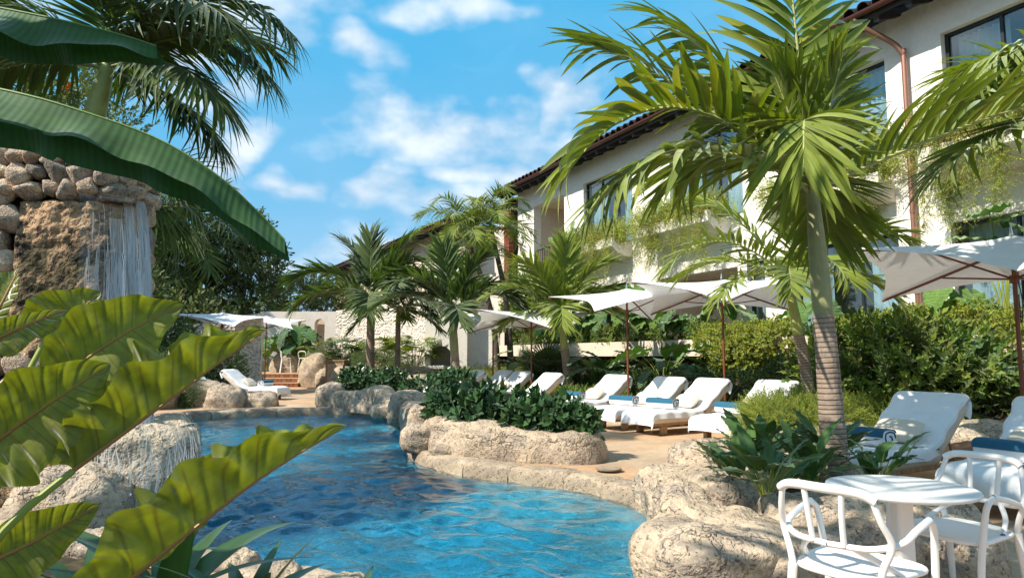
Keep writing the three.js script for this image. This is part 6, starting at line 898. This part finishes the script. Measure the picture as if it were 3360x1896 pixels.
// ------------------------------------------------------------------ litter bin
{
  const t = thing('litter_bin', 'beige panelled litter bin with a curly-tailed animal emblem', 'bin', [-7.78, 0.002, -30.3], -0.12), w = 0.84, h = 1.12;
  for (const s of [-1, 1]) { part(t, 'side_panel', bx(0.05, h, 0.7, s * (w / 2 - 0.025), h / 2 + 0.06, 0), M.teakPale); }
  part(t, 'door_panel', rbx(w - 0.2, h - 0.14, 0.03, 0.01, 0.0, h / 2 + 0.03, 0.345), std({ color: rgb(0.72, 0.57, 0.41), map: T.woodC, roughness: 0.6 })); part(t, 'front_frame', merge([bx(0.05, h, 0.03, -w / 2 + 0.077, h / 2 + 0.06, 0.335), bx(0.05, h, 0.03, w / 2 - 0.077, h / 2 + 0.06, 0.335), bx(w - 0.206, 0.07, 0.03, 0, h + 0.02, 0.335), bx(w - 0.206, 0.05, 0.03, 0, 0.085, 0.335)]), M.teakPale);
  part(t, 'back_panel', bx(w - 0.1, h, 0.04, 0, h / 2 + 0.06, -0.32), M.teakPale); part(t, 'lid', merge([bx(w + 0.06, 0.05, 0.2, 0, h + 0.09, 0.28), bx(w + 0.06, 0.05, 0.2, 0, h + 0.09, -0.28), bx(0.25, 0.05, 0.36, -0.325, h + 0.09, 0), bx(0.25, 0.05, 0.36, 0.325, h + 0.09, 0)]), M.teakPale);
  part(t, 'opening', bx(0.5, 0.02, 0.4, 0, h + 0.03, 0), M.frame); part(t, 'plinth', bx(w - 0.06, 0.06, 0.6, 0, 0.03, 0), M.frame);
  const k = (l) => tube(l.map(([x, y]) => V(x, y, 0.364)), 0.009, 0.007, 5, 26), em = [[[-0.16, 0.66], [-0.10, 0.71], [-0.06, 0.66], [-0.12, 0.62], [-0.19, 0.63], [-0.21, 0.56], [-0.16, 0.49], [-0.08, 0.50], [0.02, 0.49], [0.10, 0.47], [0.16, 0.50], [0.19, 0.55], [0.15, 0.57]], [[-0.16, 0.49], [-0.19, 0.40], [-0.14, 0.37], [-0.10, 0.40], [-0.13, 0.43]], [[-0.08, 0.50], [-0.06, 0.42], [-0.01, 0.38], [0.03, 0.41]], [[0.08, 0.47], [0.06, 0.41], [0.12, 0.37], [0.16, 0.40]], [[0.16, 0.50], [0.17, 0.44], [0.22, 0.38], [0.26, 0.37]]];
  part(t, 'emblem', merge(em.map(k)), M.frame);
}
// white stools at the top of the steps
function stool(label, [x, y, z], turn) { const t = thing('white_stool', label, 'stool', [x, y, z], turn, 'white stools'); part(t, 'seat', rbx(0.42, 0.04, 0.4, 0.015, 0, 0.7, 0), M.whitePlastic); for (const [a, b] of [[1, 1], [1, -1], [-1, 1], [-1, -1]]) part(t, 'leg', tube([V(0.25 * a, 0, 0.22 * b), V(0.18 * a, 0.7, 0.17 * b)], 0.02, 0.02, 7, 2), M.whitePlastic); part(t, 'back_rail', tube([V(-0.2, 0.72, -0.2), V(-0.24, 0.98, -0.2), V(-0.24, 1.0, 0.2), V(-0.2, 0.72, 0.2)], 0.02, 0.02, 7, 14), M.whitePlastic); part(t, 'foot_rail', tube([V(-0.2, 0.25, 0.19), V(0.2, 0.25, 0.19)], 0.014, 0.014, 6, 1), M.whitePlastic); }
stool('tall white stool at the right edge of the step landing', [-9.95, 0.6, -32.6], 1.2); stool('tall white stool behind the pale boulder on the landing', [-11.0, 0.6, -33.0], 0.4);
// small fittings
{
  const t = thing('garden_spotlight', 'small bronze garden spotlight in the fern mound', 'spotlight', [4.92, 0.42, -10.25]); part(t, 'stake', tube([V(0, -0.1, 0), V(0, 0.16, 0)], 0.012, 0.012, 8, 1), M.darkMetal); part(t, 'lamp_body', new THREE.CylinderGeometry(0.045, 0.04, 0.16, 14).rotateZ(0.15).translate(0, 0.27, 0), M.bronze); part(t, 'knuckle', new THREE.SphereGeometry(0.025, 10, 8).translate(0, 0.17, 0), M.darkMetal);
  const w = thing('wall_lamp', 'white hooded wall lamp on the brick retaining wall', 'lamp', at(-0.35, 1.12, 1.08), FTURN); part(w, 'hood', new THREE.CylinderGeometry(0.07, 0.10, 0.15, 4).rotateY(0.785).translate(0, 0, 0.12), M.whitePlastic); part(w, 'arm', tube([V(0, 0.03, -0.04), V(0, 0.03, 0.08)], 0.015, 0.015, 7, 1), M.frame);
  solo('skimmer_lid', 'round skimmer lid on the coping by the kidney planter', 'lid', new THREE.CylinderGeometry(0.16, 0.16, 0.02, 28).translate(1.18, 0.036, -8.42), M.coping[0]);
  const s = thing('garden_speaker', 'round white garden speaker beside the rock edging', 'speaker', [-2.05, 0.5, -17.2]); part(s, 'shell', new THREE.SphereGeometry(0.19, 24, 16), M.whitePlastic); part(s, 'grille', new THREE.SphereGeometry(0.192, 16, 10, 0, 1.2, 0.9, 1.1).rotateY(2.6), M.frame);
  const p = thing('black_planter_dish', 'shallow black dish by the pale-shafted palm', 'dish', [2.35, 0.14, -18.6]); part(p, 'bowl', new THREE.LatheGeometry([[0, 0], [0.2, 0], [0.26, 0.09], [0.24, 0.09], [0.19, 0.02], [0, 0.02]].map((q) => new THREE.Vector2(...q)), 28), M.frame);
}

// ------------------------------------------------------------------ foreground plants
// leaf folded along its rib: rib points, width profile in metres, directions of the two halves
function foldLeaf(parent, pts, w, up1, up2, mat, { name = 'leaf', ruffle = 0.20, waves = 6, w2 = w, ribMat = M.philRib, ribR = 0.006, nu = 22, nv = 70, prof = null, ph = 0, tear = null, curl = 0.3, lobe = 0.3 } = {}) {
  const c = new THREE.CatmullRomCurve3(pts.map((p) => V(...p))), lf = part(parent, name, tube(pts.map((p) => V(...p)), ribR, ribR * 0.3, 7, 30), ribMat), pf2 = prof ?? ((t) => Math.pow(Math.sin(Math.PI * clamp(0.10 + 0.90 * Math.pow(t, 0.85), 0, 1)), 0.8));
  [[up1, w, 0], [up2, w2, 1]].forEach(([d, ww, k]) => { if (!ww) return; const D = V(...d).normalize(), m = new MB(); m.grid(nu, nv, (u, v) => { const p = c.getPointAt(v), t = c.getTangentAt(v), n = V().crossVectors(t, D).normalize(), W = ww * pf2(v) * (tear ? tear(v, k) : 1 + 0.7 * ruffle * Math.sin(v * Math.PI * 2 * waves * 0.6 + ph * 3)), s = u, r = ruffle * ww * Math.pow(s, 1.3) * (Math.sin(v * Math.PI * 2 * waves + ph + k * 2) + 0.5 * Math.sin(v * Math.PI * 2 * waves * 1.7 + ph * 2)) * pf2(v), sw = -lobe * ww * s * s * (1 - v) + 0.12 * ww * s; const q = p.clone().addScaledVector(D, W * s * (1 - 0.12 * s)).addScaledVector(n, r + curl * W * s * s).addScaledVector(t, sw); return [q.x, q.y, q.z, 0.5 + (k ? -0.5 : 0.5) * s, v]; }); part(lf, 'blade', m.geo(), mat); });
  return lf;
}
{
  const t = thing('giant_philodendron', 'giant philodendron with ruffled backlit leaves on the near bank', 'plant');
  foldLeaf(t, [[-0.909, 0.856, -1.550], [-0.760, 0.983, -1.600], [-0.629, 1.093, -1.680], [-0.524, 1.165, -1.750], [-0.449, 1.209, -1.800]], 0.155, [-0.62, 0.72, 0.30], [-0.45, 0.55, -0.70], M.phil, { w2: 0.15, ph: 0.3, waves: 7 });
  foldLeaf(t, [[-1.114, 1.111, -1.750], [-1.008, 1.207, -1.800], [-0.908, 1.298, -1.850], [-0.809, 1.390, -1.900], [-0.724, 1.464, -1.950]], 0.145, [-0.55, 0.78, 0.25], [-0.5, 0.75, -0.5], M.phil, { w2: 0.17, ph: 1.4, waves: 6 });
  foldLeaf(t, [[-1.395, 1.334, -2.100], [-1.277, 1.420, -2.100], [-1.186, 1.496, -2.150], [-1.090, 1.560, -2.200]], 0.15, [-0.5, 0.85, 0.1], [0.4, -0.75, 0.4], M.phil, { w2: 0.15, ph: 2.1, waves: 5, ruffle: 0.08 });
  foldLeaf(t, [[-1.322, 1.152, -1.700], [-1.225, 1.237, -1.720], [-1.139, 1.310, -1.750], [-1.079, 1.370, -1.800]], 0.13, [-0.5, 0.85, 0.2], [0.55, -0.75, 0.3], M.phil, { w2: 0.15, ph: 3.3, waves: 5, ruffle: 0.10 });
  foldLeaf(t, [[-1.589, 1.448, -2.300], [-1.526, 1.509, -2.300], [-1.481, 1.565, -2.320], [-1.448, 1.613, -2.350]], 0.14, [-0.75, 0.55, 0.1], [0.6, -0.6, 0.3], M.phil, { w2: 0.10, ph: 4.1, waves: 4, ruffle: 0.08 });
  foldLeaf(t, [[-1.185, 1.414, -1.500], [-1.115, 1.459, -1.520], [-1.084, 1.483, -1.550], [-1.052, 1.506, -1.580]], 0.035, [-0.4, 0.85, 0.2], [0.5, -0.8, 0.3], M.phil, { w2: 0.05, ph: 5.2, waves: 3, ruffle: 0.1 });
  foldLeaf(t, [[-1.248, 1.452, -1.600], [-1.215, 1.518, -1.600], [-1.210, 1.568, -1.620], [-1.217, 1.608, -1.650]], 0.06, [-0.9, 0.3, 0.1], [0.8, -0.2, 0.4], M.phil, { w2: 0.03, ph: 6.2, waves: 3, ruffle: 0.1 });
  foldLeaf(t, [[-1.358, 0.867, -1.800], [-1.284, 0.903, -1.850], [-1.224, 0.942, -1.900], [-1.171, 0.979, -1.950]], 0.09, [-0.4, 0.85, 0.1], [0.5, -0.8, 0.3], M.phil, { w2: 0.09, ph: 1.2, waves: 3, ruffle: 0.1 });
  foldLeaf(t, [[-1.02, 0.86, -1.9], [-0.93, 0.97, -1.95], [-0.86, 1.06, -2.0], [-0.78, 1.12, -2.08]], 0.10, [-0.5, 0.8, 0.1], [0.5, -0.6, 0.4], M.phil, { w2: 0.08, ph: 0.2, waves: 4, ruffle: 0.12 });
  const st = (a) => part(t, 'petiole', tube(a.map((p) => V(...p)), 0.014, 0.009, 10, 16), M.petiole), root = [-1.5, 0.3, -1.75];
  st([root, [-1.34, 0.72, -1.6], [-1.2, 1.0, -1.66], [-1.114, 1.111, -1.750]]); st([root, [-1.2, 0.5, -1.55], [-1.0, 0.72, -1.5], [-0.909, 0.856, -1.55]]); st([root, [-1.5, 0.9, -1.95], [-1.45, 1.2, -2.05], [-1.395, 1.334, -2.1]]); st([root, [-1.45, 0.8, -1.7], [-1.39, 1.05, -1.7], [-1.322, 1.152, -1.7]]); st([root, [-1.6, 1.0, -2.1], [-1.62, 1.3, -2.25], [-1.589, 1.448, -2.3]]); st([root, [-1.4, 0.9, -1.5], [-1.28, 1.25, -1.48], [-1.185, 1.414, -1.5]]); st([root, [-1.4, 0.9, -1.6], [-1.31, 1.25, -1.6], [-1.248, 1.452, -1.6]]); st([root, [-1.45, 0.6, -1.75], [-1.4, 0.8, -1.78], [-1.358, 0.867, -1.8]]); st([root, [-1.2, 0.55, -1.85], [-1.06, 0.8, -1.88], [-1.02, 0.86, -1.9]]);
  part(t, 'crown_stem', tube([V(-1.5, 0.0, -1.75), V(-1.5, 0.36, -1.75)], 0.06, 0.05, 12, 3), M.wood);
}
{
  const t = thing('banana_plant', 'banana plant arching two huge leaves across the waterfall tower', 'plant'), prof = (v) => Math.pow(Math.sin(Math.PI * clamp(0.28 + 0.70 * v, 0, 1)), 0.42);
  const tear = (v, k) => 1 - (k ? 0.0 : 0.05) * Math.abs(Math.sin(v * 17)) - 0.10 * sstep(0.012, 0, Math.abs(v - 0.47)) ;
  foldLeaf(t, [[-3.1, 2.70, -3.0], [-2.576, 2.658, -3.000], [-2.204, 2.575, -2.950], [-1.985, 2.512, -2.950], [-1.610, 2.382, -3.000], [-1.334, 2.210, -3.050], [-1.163, 2.047, -3.100], [-1.056, 1.938, -3.100]], 0.25, [-0.12, -0.85, 0.52], [-0.05, -0.95, -0.34], M.banana, { w2: 0.29, prof, ruffle: 0.10, waves: 5, ribMat: M.bananaRib, ribR: 0.010, tear, curl: -0.15, nv: 120, lobe: 0 });
  foldLeaf(t, [[-2.9, 2.92, -2.6], [-2.260, 2.831, -2.600], [-1.929, 2.751, -2.550], [-1.706, 2.702, -2.550], [-1.545, 2.677, -2.600], [-1.439, 2.647, -2.620]], 0.22, [-0.10, -0.90, 0.42], [0.02, -0.85, -0.52], M.banana, { w2: 0.22, prof, ruffle: 0.15, waves: 4, ph: 1.3, ribMat: M.bananaRib, ribR: 0.010, curl: -0.2, nv: 100, lobe: 0 });
  part(t, 'pseudostem', tube([V(-3.9, 0.1, -2.8), V(-3.8, 1.2, -2.8), V(-3.65, 2.2, -2.85)], 0.14, 0.09, 16, 10), M.petiole); part(t, 'leaf_stalk', tube([V(-3.65, 2.15, -2.85), V(-3.45, 2.6, -2.95), V(-3.1, 2.70, -3.0)], 0.035, 0.018, 10, 10), M.petiole); part(t, 'leaf_stalk', tube([V(-3.65, 2.15, -2.85), V(-3.4, 2.75, -2.7), V(-2.9, 2.92, -2.6)], 0.035, 0.018, 10, 10), M.petiole);
}
[[-1.36, 0.28, -2.75, 0.62, 12, 'lily with long dark strap leaves at the near pool edge'], [-1.05, 0.22, -2.75, 0.40, 14, 'short broad-bladed lily beside the long-leaved lily'], [-0.62, 0.16, -2.6, 0.36, 12, 'low lily sprouting at the bottom of the near bank'], [-1.75, 0.24, -2.9, 0.42, 12, 'lily under the lowest philodendron leaf']].forEach(([x, y, z, l, n, label], k) => tuft('bank_lily', label, [x, y + 0.12, z], n, { l, w: 0.09, e0: 1.6, mat: k ? M.glossy : M.glossy, sd: 900 + k, sag: 0.9, jag: 3 }));
scene.traverse((o) => { if (o.isMesh) { o.castShadow = true; o.receiveShadow = true; } });
renderer.render(scene, camera);
